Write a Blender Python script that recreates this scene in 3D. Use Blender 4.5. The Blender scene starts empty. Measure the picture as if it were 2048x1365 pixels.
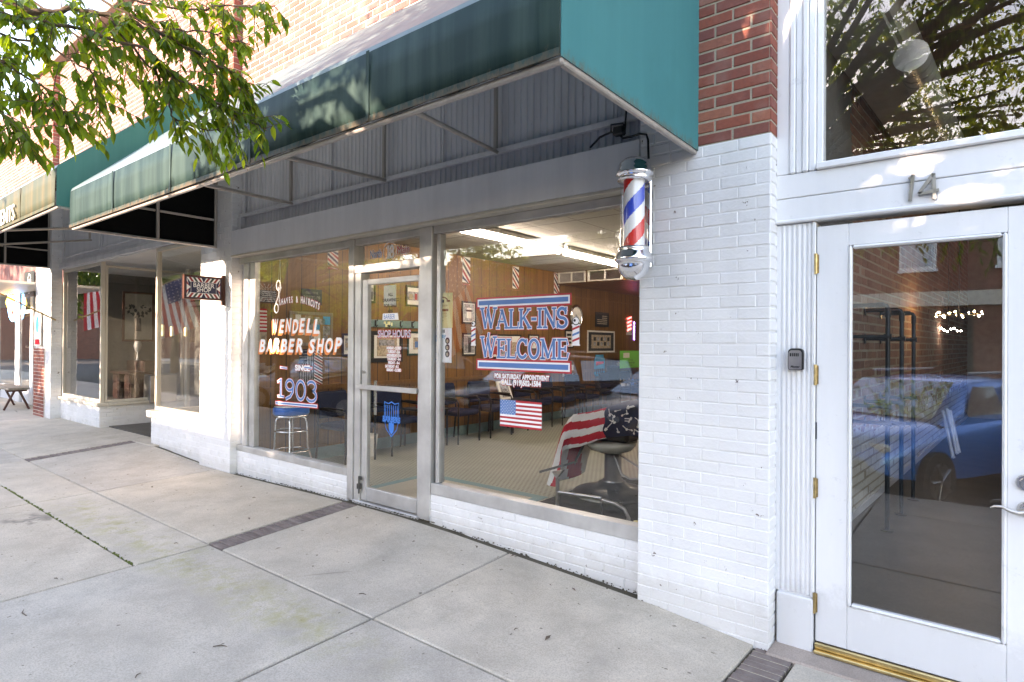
import bpy, math, random
from mathutils import Vector, Matrix
random.seed(7)
PI = math.pi
S = bpy.context.scene
COL = S.collection
D = bpy.data

# ------------------------------------------------------------------ camera, sky, sun, exposure
FPX, YAW, PIT, ROLL = 1190.77, .667182, .00459796, .00709097
CAM = Vector((0, -3.4, 1.6))
_fw = Vector((-math.sin(YAW)*math.cos(PIT), math.cos(YAW)*math.cos(PIT), math.sin(PIT)))
_r0 = Vector((math.cos(YAW), math.sin(YAW), 0)); _u0 = _r0.cross(_fw)
_rt = _r0*math.cos(ROLL)+_u0*math.sin(ROLL); _up = -_r0*math.sin(ROLL)+_u0*math.cos(ROLL)
cd = D.cameras.new('camera'); cam = D.objects.new('camera', cd); COL.objects.link(cam)
cd.sensor_width = 36; cd.lens = FPX/2048*36; cd.clip_start = .05; cd.clip_end = 2000
m = Matrix((_rt, _up, -_fw)).transposed().to_4x4(); m.translation = CAM; cam.matrix_world = m
S.camera = cam
def U(px, py, ax, v):
    """point where the line of sight through a photo pixel meets the plane axis = v (survey of the photo)"""
    d = _fw+_rt*((px-1024)/FPX)-_up*((py-682.5)/FPX)
    return CAM+d*((v-CAM[ax])/d[ax])

AZ, EL = math.radians(15), math.radians(14)       # sun stands over the street, a little to the left
w = D.worlds.new('World'); S.world = w; w.use_nodes = True
nt = w.node_tree; nt.nodes.clear()
sky = nt.nodes.new('ShaderNodeTexSky'); sky.sky_type = 'NISHITA'; sky.sun_disc = False
sky.sun_elevation = EL; sky.sun_rotation = PI+AZ; sky.air_density = 1.0; sky.dust_density = .25; sky.ozone_density = 1.0
bg = nt.nodes.new('ShaderNodeBackground'); bg.inputs[1].default_value = .15
wo = nt.nodes.new('ShaderNodeOutputWorld')
nt.links.new(sky.outputs[0], bg.inputs[0]); nt.links.new(bg.outputs[0], wo.inputs[0])
sd = D.lights.new('sun', 'SUN'); sd.energy = 2.0; sd.angle = math.radians(.5); sd.color = (1, .90, .78)
sun = D.objects.new('sun', sd); COL.objects.link(sun)
_sv = Vector((-math.sin(AZ)*math.cos(EL), -math.cos(AZ)*math.cos(EL), math.sin(EL)))
sun.rotation_euler = (-_sv).to_track_quat('-Z', 'Y').to_euler(); sun.location = _sv*40
S.view_settings.view_transform = 'Standard'; S.view_settings.look = 'None'
S.view_settings.gamma = 1; S.view_settings.exposure = 3.45
S.view_settings.use_white_balance = True; S.view_settings.white_balance_temperature = 8000; S.view_settings.white_balance_tint = 25
S.render.engine = 'CYCLES'
S.cycles.max_bounces = 8; S.cycles.diffuse_bounces = 4; S.cycles.glossy_bounces = 4
S.cycles.transparent_max_bounces = 16; S.cycles.transmission_bounces = 6
S.cycles.caustics_reflective = False; S.cycles.caustics_refractive = False
S.cycles.use_denoising = True; S.cycles.sample_clamp_indirect = 6

# ------------------------------------------------------------------ materials
def newmat(name):
    mt = D.materials.new(name); mt.use_nodes = True
    return mt, mt.node_tree, mt.node_tree.nodes['Principled BSDF']
def N(nt, t, **kw):
    n = nt.nodes.new(t)
    for k, v in kw.items():
        if k in n.inputs: n.inputs[k].default_value = v
        else: setattr(n, k, v)
    return n
def rgb(*c): return (c[0], c[1], c[2], 1)
def ramp(nt, src, stops, interp='LINEAR'):
    r = nt.nodes.new('ShaderNodeValToRGB'); r.color_ramp.interpolation = interp
    els = r.color_ramp.elements
    while len(els) < len(stops): els.new(.5)
    for e, (p, c) in zip(els, stops):
        e.position = p; e.color = c if len(c) == 4 else rgb(*c)
    nt.links.new(src, r.inputs[0]); return r.outputs[0]
def mix(nt, fac, a, b, mode='MIX'):
    n = nt.nodes.new('ShaderNodeMix'); n.data_type = 'RGBA'; n.blend_type = mode
    for s, v in ((0, fac), (6, a), (7, b)):
        if isinstance(v, (float, int)): n.inputs[s].default_value = v
        elif isinstance(v, tuple): n.inputs[s].default_value = rgb(*v)
        else: nt.links.new(v, n.inputs[s])
    return n.outputs[2]
def wpos(nt): return nt.nodes.new('ShaderNodeNewGeometry').outputs['Position']
def noise(nt, vec, scale, detail=4, rough=.55, scl=None):
    if scl:
        mp = nt.nodes.new('ShaderNodeMapping'); mp.inputs['Scale'].default_value = scl
        nt.links.new(vec, mp.inputs[0]); vec = mp.outputs[0]
    n = N(nt, 'ShaderNodeTexNoise', Scale=scale, Detail=detail, Roughness=rough)
    nt.links.new(vec, n.inputs['Vector']); return n.outputs[0]
def bump(nt, bs, h, strength=.3, dist=.01):
    b = nt.nodes.new('ShaderNodeBump'); b.inputs['Strength'].default_value = strength; b.inputs['Distance'].default_value = dist
    nt.links.new(h, b.inputs['Height']); nt.links.new(b.outputs[0], bs.inputs['Normal'])
def math_(nt, op, a, b=0.0):
    n = nt.nodes.new('ShaderNodeMath'); n.operation = op
    for i, v in enumerate((a, b)):
        if isinstance(v, (float, int)): n.inputs[i].default_value = v
        else: nt.links.new(v, n.inputs[i])
    return n.outputs[0]
_plain = {}
def plain(name, c, rough=.5, metal=0, spec=.5, emit=0, var=.12, vs=9, alpha=None):
    """one colour with a little uneven wear"""
    if name in _plain: return _plain[name]
    mt, nt, bs = newmat(name)
    bs.inputs['Roughness'].default_value = rough; bs.inputs['Metallic'].default_value = metal
    bs.inputs['Specular IOR Level'].default_value = spec
    if var:
        n = noise(nt, wpos(nt), vs, 5)
        col = ramp(nt, n, [(.3, tuple(x*(1-var) for x in c)), (.7, tuple(min(1, x*(1+var)) for x in c))])
        nt.links.new(col, bs.inputs['Base Color'])
        nt.links.new(ramp(nt, n, [(.3, (rough*.85,)*3), (.7, (min(1, rough*1.15),)*3)]), bs.inputs['Roughness'])
    else: bs.inputs['Base Color'].default_value = rgb(*c)
    if emit:
        bs.inputs['Emission Color'].default_value = rgb(*c); bs.inputs['Emission Strength'].default_value = emit
    _plain[name] = mt; return mt

def m_painted_brick(name, c, dirt):
    mt, nt, bs = newmat(name); p = wpos(nt)
    n1 = noise(nt, p, 2.2, 5); n2 = noise(nt, p, 60, 4); n3 = noise(nt, p, 11, 6, .72)
    base = ramp(nt, n1, [(.3, tuple(x*.93 for x in c)), (.7, c)])
    gi = nt.nodes.new('ShaderNodeNewGeometry')
    base = mix(nt, 1.0, base, ramp(nt, gi.outputs['Random Per Island'], [(0, (.95, .95, .95)), (1, (1, 1, 1))]), 'MULTIPLY')
    chip = ramp(nt, n3, [(.655, (0, 0, 0)), (.668, (1, 1, 1))])
    col = mix(nt, chip, base, dirt)
    streak = noise(nt, p, 5, 4, .6, (1, 1, .12))
    col = mix(nt, ramp(nt, streak, [(.55, (0, 0, 0)), (.8, (.35,)*3)]), col, tuple(x*.72 for x in c))
    sx = nt.nodes.new('ShaderNodeSeparateXYZ'); nt.links.new(p, sx.inputs[0])
    low = ramp(nt, math_(nt, 'ADD', sx.outputs[2], math_(nt, 'MULTIPLY', n3, -.28)), [(.0, (.30,)*3), (.10, (0, 0, 0))])
    col = mix(nt, low, col, (.42, .38, .32))
    nt.links.new(col, bs.inputs['Base Color']); bs.inputs['Roughness'].default_value = .42
    bump(nt, bs, math_(nt, 'ADD', n2, math_(nt, 'MULTIPLY', n3, .8)), .35, .006); return mt
M_WB = m_painted_brick('white_painted_brick', (.80, .80, .80), (.11, .075, .06))
M_GB = m_painted_brick('grey_painted_brick', (.46, .46, .46), (.2, .18, .16))
def m_red_brick(name, pal, mortar_dust=.2):
    mt, nt, bs = newmat(name); p = wpos(nt)
    g = nt.nodes.new('ShaderNodeNewGeometry')
    base = ramp(nt, g.outputs['Random Per Island'], [(0, pal[0]), (.35, pal[1]), (.7, pal[2]), (1, pal[3])])
    n = noise(nt, p, 45, 5, .7); n2 = noise(nt, p, 4, 4)
    col = mix(nt, ramp(nt, n, [(.35, (0, 0, 0)), (.8, (.55,)*3)]), base, (.13, .05, .04))
    col = mix(nt, ramp(nt, n2, [(.5, (0, 0, 0)), (.75, (mortar_dust,)*3)]), col, (.5, .42, .36))
    nt.links.new(col, bs.inputs['Base Color']); bs.inputs['Roughness'].default_value = .85
    bump(nt, bs, n, .5, .006); return mt
M_RB = m_red_brick('red_brick', [(.20, .05, .034), (.33, .085, .05), (.20, .06, .05), (.42, .145, .085)])
M_OB = m_red_brick('weathered_brick', [(.17, .06, .042), (.21, .08, .06), (.16, .065, .06), (.24, .11, .085)], .25)
M_IB = m_red_brick('old_interior_brick', [(.16, .07, .045), (.24, .11, .07), (.2, .10, .07), (.3, .16, .10)], .5)
def m_mortar(name, c):
    mt, nt, bs = newmat(name); p = wpos(nt); n = noise(nt, p, 90, 4)
    nt.links.new(ramp(nt, n, [(.3, tuple(x*.75 for x in c)), (.7, c)]), bs.inputs['Base Color'])
    bs.inputs['Roughness'].default_value = .95; bump(nt, bs, n, .4, .004); return mt
M_MORT = m_mortar('lime_mortar', (.44, .38, .29)); M_MORTW = m_mortar('pale_mortar', (.6, .54, .48))

def m_concrete(name, c, moss=False, dark=.7):
    mt, nt, bs = newmat(name); p = wpos(nt)
    big = noise(nt, p, .55, 5, .6); mid = noise(nt, p, 3.2, 6, .65); fine = noise(nt, p, 120, 3, .7); spk = noise(nt, p, 260, 2, .5)
    col = ramp(nt, mid, [(.26, tuple(x*dark*.92 for x in c)), (.60, c), (.8, tuple(x*1.1 for x in c))])
    col = mix(nt, ramp(nt, big, [(.35, (.0,)*3), (.7, (.6,)*3)]), col, (c[0]*.80, c[1]*.76, c[2]*.70))
    col = mix(nt, ramp(nt, fine, [(.40, (.42,)*3), (.56, (0, 0, 0))]), col, tuple(x*.42 for x in c))
    col = mix(nt, ramp(nt, noise(nt, p, 34, 5, .75), [(.5, (0, 0, 0)), (.72, (.45,)*3)]), col, tuple(x*.6 for x in c))
    col = mix(nt, ramp(nt, spk, [(.68, (0, 0, 0)), (.76, (.5,)*3)]), col, tuple(min(1, x*1.5) for x in c))
    gi = nt.nodes.new('ShaderNodeNewGeometry')
    col = mix(nt, 1.0, col, ramp(nt, gi.outputs['Random Per Island'], [(0, (.86, .86, .87)), (.5, (1, .99, .97)), (1, (1.0, .97, .92))]), 'MULTIPLY')
    ve = N(nt, 'ShaderNodeTexVoronoi', Scale=.42); ve.feature = 'DISTANCE_TO_EDGE'
    wv = mix(nt, .12, p, noise(nt, p, 3, 5), 'ADD'); nt.links.new(wv, ve.inputs['Vector'])
    crk = ramp(nt, ve.outputs['Distance'], [(.0, (.8,)*3), (.0022, (.8,)*3), (.004, (0, 0, 0))])
    crk = mix(nt, 1.0, crk, ramp(nt, noise(nt, p, .6, 2), [(.56, (0, 0, 0)), (.6, (1, 1, 1))]), 'MULTIPLY')
    col = mix(nt, crk, col, tuple(x*.25 for x in c))
    vo = N(nt, 'ShaderNodeTexVoronoi', Scale=2.3); nt.links.new(p, vo.inputs['Vector'])
    gum = ramp(nt, math_(nt, 'ADD', vo.outputs['Distance'], math_(nt, 'MULTIPLY', noise(nt, p, 30, 2), .03)), [(.04, (.6,)*3), (.055, (0, 0, 0))])
    col = mix(nt, gum, col, tuple(x*.45 for x in c))
    fl = noise(nt, p, 23, 2, .4)
    col = mix(nt, ramp(nt, fl, [(.735, (0, 0, 0)), (.75, (.75,)*3)]), col, (.10, .08, .06))
    if moss:
        sx = nt.nodes.new('ShaderNodeSeparateXYZ'); nt.links.new(p, sx.inputs[0])
        def band(y0, wid):
            return ramp(nt, math_(nt, 'ABSOLUTE', math_(nt, 'ADD', math_(nt, 'ADD', sx.outputs[1], -y0), math_(nt, 'MULTIPLY', math_(nt, 'ADD', mid, -.5), .5))), [(0, (1, 1, 1)), (wid, (0, 0, 0))])
        xm = ramp(nt, math_(nt, 'ADD', math_(nt, 'MULTIPLY', sx.outputs[0], .1), 1.0), [(.25, (0, 0, 0)), (.36, (1, 1, 1)), (.70, (1, 1, 1)), (.80, (0, 0, 0))])
        f = mix(nt, 1.0, band(-1.52, .26), xm, 'MULTIPLY')
        f = mix(nt, 1.0, f, ramp(nt, noise(nt, p, 9, 6, .7), [(.42, (0, 0, 0)), (.68, (.75,)*3)]), 'MULTIPLY')
        col = mix(nt, f, col, (.33, .30, .11))
    nt.links.new(col, bs.inputs['Base Color']); bs.inputs['Roughness'].default_value = .9
    bump(nt, bs, math_(nt, 'ADD', fine, math_(nt, 'MULTIPLY', mid, 1.5)), .35, .006); return mt
M_CONC = m_concrete('sidewalk_concrete', (.60, .54, .465), True)
M_CONC2 = m_concrete('pinkish_sill_concrete', (.42, .35, .31))
M_JOINT = m_concrete('joint_dirt', (.10, .085, .06))
M_ASPH = m_concrete('asphalt', (.07, .07, .07))
M_PAVER = m_red_brick('brown_paver', [(.14, .118, .108), (.19, .158, .142), (.155, .13, .12), (.21, .178, .16)], .3)

def m_metal_paint(name, c, rough=.45, streak=.25, rust=0):
    mt, nt, bs = newmat(name); p = wpos(nt)
    n = noise(nt, p, 6, 5, .65, (1, 1, .15)); n2 = noise(nt, p, 40, 4)
    col = ramp(nt, n, [(.3, tuple(x*(1-streak) for x in c)), (.65, c)])
    if rust:
        col = mix(nt, ramp(nt, noise(nt, p, 18, 6, .75), [(.62, (0, 0, 0)), (.74, (rust,)*3)]), col, (.16, .075, .035))
    gr = noise(nt, p, 12, 6, .75)
    sz = nt.nodes.new('ShaderNodeSeparateXYZ'); nt.links.new(p, sz.inputs[0])
    lo = ramp(nt, math_(nt, 'ADD', sz.outputs[2], math_(nt, 'MULTIPLY', gr, -.45)), [(.0, (.4,)*3), (.12, (0, 0, 0))])
    if rough < .4: col = mix(nt, lo, col, tuple(x*.6 for x in c))
    col = mix(nt, ramp(nt, gr, [(.62, (0, 0, 0)), (.7, (.3,)*3)]), col, tuple(x*.5 for x in c))
    nt.links.new(col, bs.inputs['Base Color']); bs.inputs['Roughness'].default_value = rough
    bump(nt, bs, math_(nt, 'ADD', n2, noise(nt, p, 60, 3, .6, (1, 1, .06))), .16, .004); return mt
M_GREY = m_metal_paint('grey_blue_paint', (.66, .665, .69), .5, .2, .25)
M_FASC = m_metal_paint('fascia_grey_paint', (.74, .75, .77), .45, .12, .1)
M_CREAM = m_metal_paint('cream_paint', (.62, .57, .48), .5, .15)
M_WHITE = m_metal_paint('white_wood_paint', (.77, .775, .78), .38, .06, .06)
M_PIPE = m_metal_paint('awning_pipe', (.42, .38, .34), .4, .3, .5)
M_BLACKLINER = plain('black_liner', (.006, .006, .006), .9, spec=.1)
def m_alu():
    mt, nt, bs = newmat('brushed_aluminium'); p = wpos(nt)
    n = noise(nt, p, 30, 4, .6, (1, 1, .04)); n2 = noise(nt, p, 4, 5)
    nt.links.new(ramp(nt, n2, [(.3, (.46, .45, .44)), (.7, (.66, .655, .64))]), bs.inputs['Base Color'])
    bs.inputs['Metallic'].default_value = .65
    nt.links.new(ramp(nt, n, [(.2, (.38,)*3), (.8, (.58,)*3)]), bs.inputs['Roughness']); return mt
M_ALU = m_alu()
def m_glass(name, tint=(1, 1, 1), k=1.7, smear=.5):
    mt = D.materials.new(name); mt.use_nodes = True; nt = mt.node_tree; nt.nodes.clear()
    o = nt.nodes.new('ShaderNodeOutputMaterial'); mx = nt.nodes.new('ShaderNodeMixShader')
    t = nt.nodes.new('ShaderNodeBsdfTransparent'); t.inputs[0].default_value = rgb(*tint)
    g = nt.nodes.new('ShaderNodeBsdfGlossy'); g.inputs['Roughness'].default_value = .004
    fr = nt.nodes.new('ShaderNodeFresnel'); gb = nt.nodes.new('ShaderNodeNewGeometry')
    nt.links.new(math_(nt, 'ADD', 1.52, math_(nt, 'MULTIPLY', gb.outputs['Backfacing'], 1/1.52-1.52)), fr.inputs[0])
    p = wpos(nt); b = nt.nodes.new('ShaderNodeBump'); b.inputs['Strength'].default_value = .02; b.inputs['Distance'].default_value = .02
    nt.links.new(noise(nt, p, 1.3, 2), b.inputs['Height']); nt.links.new(b.outputs[0], g.inputs['Normal'])
    f = math_(nt, 'MINIMUM', math_(nt, 'MULTIPLY', fr.outputs[0], k), 1.0)
    nt.links.new(f, mx.inputs[0]); nt.links.new(t.outputs[0], mx.inputs[1]); nt.links.new(g.outputs[0], mx.inputs[2])
    # a thin film of dust on the pane
    df = nt.nodes.new('ShaderNodeBsdfDiffuse'); df.inputs[0].default_value = (.5, .5, .48, 1)
    m2 = nt.nodes.new('ShaderNodeMixShader')
    nt.links.new(ramp(nt, noise(nt, p, 2.5, 6, .7), [(.35, (.0,)*3), (.8, (.035*smear,)*3)]), m2.inputs[0])
    nt.links.new(mx.outputs[0], m2.inputs[1]); nt.links.new(df.outputs[0], m2.inputs[2])
    nt.links.new(m2.outputs[0], o.inputs[0]); return mt
M_GLASS = m_glass('shop_glass', (.98, .99, .985), 1.25, .25)
M_GLASS14 = m_glass('dusty_door_glass', (.97, .98, .98), 2.1, .5)
M_CLEAR = m_glass('clear_tube', (.98, .98, .985), 1.0, 0)
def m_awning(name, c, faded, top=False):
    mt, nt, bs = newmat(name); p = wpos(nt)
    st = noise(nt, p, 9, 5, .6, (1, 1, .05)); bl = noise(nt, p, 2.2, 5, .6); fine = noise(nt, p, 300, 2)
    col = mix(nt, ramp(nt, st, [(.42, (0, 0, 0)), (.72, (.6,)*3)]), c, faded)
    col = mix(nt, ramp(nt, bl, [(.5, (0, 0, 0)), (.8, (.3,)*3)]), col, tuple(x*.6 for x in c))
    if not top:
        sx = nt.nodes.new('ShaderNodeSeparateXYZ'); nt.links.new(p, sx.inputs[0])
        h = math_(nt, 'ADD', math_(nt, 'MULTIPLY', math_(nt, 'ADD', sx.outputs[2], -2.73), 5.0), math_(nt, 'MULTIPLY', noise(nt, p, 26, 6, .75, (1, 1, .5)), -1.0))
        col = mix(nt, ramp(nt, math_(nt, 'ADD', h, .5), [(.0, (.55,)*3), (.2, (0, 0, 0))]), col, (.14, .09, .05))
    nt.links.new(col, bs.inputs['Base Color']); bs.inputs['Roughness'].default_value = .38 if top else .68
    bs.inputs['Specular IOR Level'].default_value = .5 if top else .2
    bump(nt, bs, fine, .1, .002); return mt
M_TEAL = m_awning('teal_awning_cloth', (.035, .20, .215), (.045, .23, .24))
M_TEALF = m_awning('shaded_faded_valance', (.006, .026, .024), (.048, .088, .074))  # base darkened to paint in the shade on the front; streaks are fading
M_TEALT = m_awning('teal_awning_top_glare', (.13, .20, .205), (.24, .28, .27), True)  # same cloth, greyed to paint in the sky glare on the slope
_nt = M_TEALT.node_tree; _o = [n for n in _nt.nodes if n.type == 'OUTPUT_MATERIAL'][0]; _b = _nt.nodes['Principled BSDF']
_tr = _nt.nodes.new('ShaderNodeBsdfTranslucent'); _tr.inputs[0].default_value = (.55, .60, .62, 1); _mx = _nt.nodes.new('ShaderNodeMixShader'); _mx.inputs[0].default_value = .3
_nt.links.new(_b.outputs[0], _mx.inputs[1]); _nt.links.new(_tr.outputs[0], _mx.inputs[2]); _nt.links.new(_mx.outputs[0], _o.inputs[0])
M_TEAL2 = m_awning('green_awning_cloth', (.04, .17, .14), (.06, .2, .17))
M_RUSTV = m_awning('stained_valance', (.045, .06, .04), (.15, .105, .05))
def m_wood(name, c1, c2, pitch=.2, axis=1, rough=.42, glossy=.5):
    """vertical panelling with grooves; pitch in metres along axis"""
    mt, nt, bs = newmat(name); p = wpos(nt)
    g = noise(nt, p, 7, 6, .7, (6, 6, .35)); g2 = noise(nt, p, 1.2, 3, .5, (3, 3, .3))
    col = ramp(nt, g, [(.3, c1), (.7, c2)])
    col = mix(nt, ramp(nt, g2, [(.35, (0, 0, 0)), (.7, (.5,)*3)]), col, tuple(x*.55 for x in c1))
    if pitch:
        sx = nt.nodes.new('ShaderNodeSeparateXYZ'); nt.links.new(p, sx.inputs[0])
        fr = math_(nt, 'FRACT', math_(nt, 'ADD', math_(nt, 'DIVIDE', sx.outputs[axis], pitch), 50.0))
        gr = math_(nt, 'ABSOLUTE', math_(nt, 'ADD', fr, -.5))
        f = ramp(nt, gr, [(.462, (0, 0, 0)), (.478, (1, 1, 1))])
        col = mix(nt, f, col, (.012, .006, .003))
        fl = math_(nt, 'FLOOR', math_(nt, 'ADD', math_(nt, 'DIVIDE', sx.outputs[axis], pitch), 50.0))
        wn = nt.nodes.new('ShaderNodeTexWhiteNoise'); wn.noise_dimensions = '1D'; nt.links.new(fl, wn.inputs[1])
        col = mix(nt, math_(nt, 'MULTIPLY', wn.outputs[0], .35), col, tuple(x*.6 for x in c1))
    nt.links.new(col, bs.inputs['Base Color']); bs.inputs['Roughness'].default_value = rough
    bs.inputs['Specular IOR Level'].default_value = glossy; return mt
M_PANEL = m_wood('wood_panelling', (.155, .066, .011), (.31, .148, .034), .2, 1)
M_PANELX = m_wood('wood_panelling_back', (.155, .066, .011), (.31, .148, .034), .2, 0)
M_WALNUT = m_wood('dark_red_wood', (.05, .014, .008), (.12, .036, .02), 0)
M_PLANK = m_wood('grey_weathered_wood', (.22, .18, .14), (.42, .37, .31), 0, rough=.8)
M_JOIST = m_wood('ceiling_joist_wood', (.16, .08, .036), (.3, .16, .075), 0, rough=.7)
M_FLOOR14 = m_wood('dark_floor_boards', (.05, .045, .04), (.11, .1, .09), 0, rough=.45)
def m_tile_floor():
    mt, nt, bs = newmat('small_tile_floor'); p = wpos(nt)
    sx = nt.nodes.new('ShaderNodeSeparateXYZ'); nt.links.new(p, sx.inputs[0])
    def fr(v, s, o=0.0): return math_(nt, 'FRACT', math_(nt, 'ADD', math_(nt, 'MULTIPLY', v, s), 50.0+o))
    rowi = math_(nt, 'FLOOR', math_(nt, 'ADD', math_(nt, 'MULTIPLY', sx.outputs[1], 1/.05), 50.0))
    half = math_(nt, 'MULTIPLY', math_(nt, 'MODULO', rowi, 2.0), .5)
    a = math_(nt, 'ABSOLUTE', math_(nt, 'ADD', math_(nt, 'FRACT', math_(nt, 'ADD', math_(nt, 'ADD', math_(nt, 'MULTIPLY', sx.outputs[0], 1/.055), half), 50.0)), -.5))
    b = math_(nt, 'ABSOLUTE', math_(nt, 'ADD', fr(sx.outputs[1], 1/.05), -.5))
    dot = ramp(nt, math_(nt, 'ADD', a, b), [(.29, (1, 1, 1)), (.36, (0, 0, 0))])
    n = noise(nt, p, 2, 4)
    col = mix(nt, dot, ramp(nt, n, [(.3, (.30, .325, .275)), (.7, (.385, .405, .345))]), (.13, .125, .10))
    nt.links.new(col, bs.inputs['Base Color']); bs.inputs['Roughness'].default_value = .35; return mt
M_TILE = m_tile_floor()
def m_stripe_tile():
    mt, nt, bs = newmat('ribbed_tile_border'); p = wpos(nt)
    sx = nt.nodes.new('ShaderNodeSeparateXYZ'); nt.links.new(p, sx.inputs[0])
    a = math_(nt, 'FRACT', math_(nt, 'ADD', math_(nt, 'MULTIPLY', sx.outputs[0], 1/.03), 80.0))
    nt.links.new(ramp(nt, a, [(.12, (.22, .22, .19)), (.2, (.5, .49, .41))]), bs.inputs['Base Color']); bs.inputs['Roughness'].default_value = .4
    return mt
M_STILE = m_stripe_tile()
def m_ceiling():
    mt, nt, bs = newmat('ceiling_tile'); p = wpos(nt)
    sx = nt.nodes.new('ShaderNodeSeparateXYZ'); nt.links.new(p, sx.inputs[0])
    def ln(v, s):
        f = math_(nt, 'ABSOLUTE', math_(nt, 'ADD', math_(nt, 'FRACT', math_(nt, 'ADD', math_(nt, 'DIVIDE', v, s), 50.0)), -.5))
        return ramp(nt, f, [(.487, (0, 0, 0)), (.491, (1, 1, 1))])
    l = mix(nt, 1.0, ln(sx.outputs[0], .61), ln(sx.outputs[1], 1.22), 'LIGHTEN')
    n = noise(nt, p, 180, 2)
    col = mix(nt, l, ramp(nt, n, [(.35, (.38, .37, .33)), (.55, (.50, .49, .44))]), (.2, .19, .16))
    nt.links.new(col, bs.inputs['Base Color']); bs.inputs['Roughness'].default_value = .9; return mt
M_CEIL = m_ceiling()
def m_peel():
    mt, nt, bs = newmat('peeling_white_paint_brick'); p = wpos(nt)
    sx = nt.nodes.new('ShaderNodeSeparateXYZ'); nt.links.new(p, sx.inputs[0])
    g = nt.nodes.new('ShaderNodeNewGeometry')
    br = ramp(nt, g.outputs['Random Per Island'], [(0, (.22, .11, .075)), (.4, (.32, .165, .115)), (.7, (.27, .15, .11)), (1, (.40, .24, .17))])
    br = mix(nt, ramp(nt, noise(nt, p, 40, 4), [(.4, (0, 0, 0)), (.8, (.5,)*3)]), br, (.12, .06, .04))
    n = noise(nt, p, 4.5, 8, .75)
    lev = math_(nt, 'ADD', math_(nt, 'MULTIPLY', sx.outputs[2], 1.0), math_(nt, 'MULTIPLY', n, 1.3))
    pm = ramp(nt, math_(nt, 'MULTIPLY', lev, .5), [(.70, (1, 1, 1)), (.715, (0, 0, 0))])
    pm2 = mix(nt, ramp(nt, noise(nt, p, 14, 6, .7), [(.62, (0, 0, 0)), (.66, (.8,)*3)]), pm, (0, 0, 0))
    col = mix(nt, pm2, br, (.62, .60, .53))
    nt.links.new(col, bs.inputs['Base Color']); bs.inputs['Roughness'].default_value = .85; return mt
M_PEEL = m_peel()
M_CHROME = plain('chrome', (.86, .86, .87), .06, 1, var=0)
M_STEEL = plain('worn_steel', (.34, .34, .34), .32, 1)
M_DSTEEL = plain('dark_cast_steel', (.12, .12, .115), .32, .8)
M_BRASS = plain('brass', (.52, .39, .19), .38, 1, vs=40, var=.3)
M_GOLD = plain('gold_threshold', (.62, .47, .22), .4, 1, var=.25)
M_NICKEL = plain('satin_nickel', (.62, .59, .55), .28, 1)
M_BLACK = plain('black_plastic', (.012, .012, .012), .4)
M_BLACKM = plain('black_metal', (.015, .015, .016), .35, .3)
M_PIPEB = plain('black_iron_pipe', (.03, .036, .042), .38, .5)
M_NAVY = plain('navy_fabric', (.014, .022, .055), .9, spec=.2, vs=40)
M_BLUEV = plain('blue_vinyl', (.01, .17, .62), .35)
M_RED = plain('sticker_red', (.50, .025, .035), .5, var=.04)
M_BLUE = plain('sticker_blue', (.075, .20, .48), .5, var=.04)
M_WHT = plain('sticker_white', (.86, .86, .88), .5, var=.03)
M_ORANGE = plain('sticker_orange', (.80, .24, .06), .5, var=.04)
M_SHIELD = plain('decal_bright_blue', (.02, .20, .65), .5, var=.04)
M_PRED = plain('pole_red', (.78, .02, .015), .3, var=0)
M_PBLUE = plain('pole_blue', (.02, .08, .62), .3, var=0)
M_PWHT = plain('pole_white', (.9, .9, .9), .3, var=0)
M_NAVYP = plain('sign_navy', (.008, .012, .06), .4, var=0)
M_SGREEN = plain('sign_dark_green', (.012, .06, .045), .4, var=0)
M_SRED = plain('sign_red', (.36, .02, .02), .4, var=0)
M_PAPER = plain('paper', (.78, .77, .72), .8, var=.05)
M_CREAMP = plain('yellow_paper', (.82, .72, .36), .8, var=.05)
M_INK = plain('dark_ink', (.03, .03, .035), .7, var=0)
M_BINK = plain('brown_ink', (.30, .11, .02), .7, var=0)
M_CYANP = plain('cyan_print', (.03, .33, .62), .7, var=0)
M_CORK = plain('cork', (.33, .2, .09), .9, vs=120)
M_LIME = plain('lime_card', (.13, .62, .08), .6, var=.04)
M_COVE = plain('teal_cove_base', (.16, .27, .27), .5)
M_TEALT2 = plain('teal_border_tile', (.14, .30, .34), .4, vs=60)
M_RUBBER = plain('rubber', (.018, .018, .018), .8)
M_ENAMEL = plain('white_enamel', (.66, .65, .58), .25)
M_SKINTONE = plain('print_sepia', (.42, .34, .25), .8, vs=30, var=.5)
M_GREYPRINT = plain('print_grey', (.30, .30, .31), .6, vs=24, var=.7)
M_TUBE = plain('lit_tube', (1, .97, .9), .4, emit=5.5, var=0)
M_BULB = plain('lit_bulb', (1, .72, .34), .4, emit=32, var=0)
M_NEONP = plain('violet_neon', (.35, .2, 1), .4, emit=2.2, var=0)
M_NEONR = plain('red_neon', (1, .12, .12), .4, emit=1.0, var=0)
M_NEONB = plain('blue_neon', (.15, .55, 1), .4, emit=2.0, var=0)
M_NEONY = plain('yellow_neon', (1, .7, .1), .4, emit=1.6, var=0)
M_DARKROOM = plain('shaded_plaster', (.16, .16, .155), .9)
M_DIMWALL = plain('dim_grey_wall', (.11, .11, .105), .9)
M_PLASTER = plain('grey_plaster', (.40, .40, .38), .9)
M_FLAGR = plain('flag_red', (.55, .03, .045), .8, spec=.1, var=.06)
M_FLAGB = plain('flag_blue', (.03, .05, .2), .8, spec=.1, var=.06)
M_FLAGW = plain('flag_white', (.8, .78, .76), .8, spec=.1, var=.06)
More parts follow.
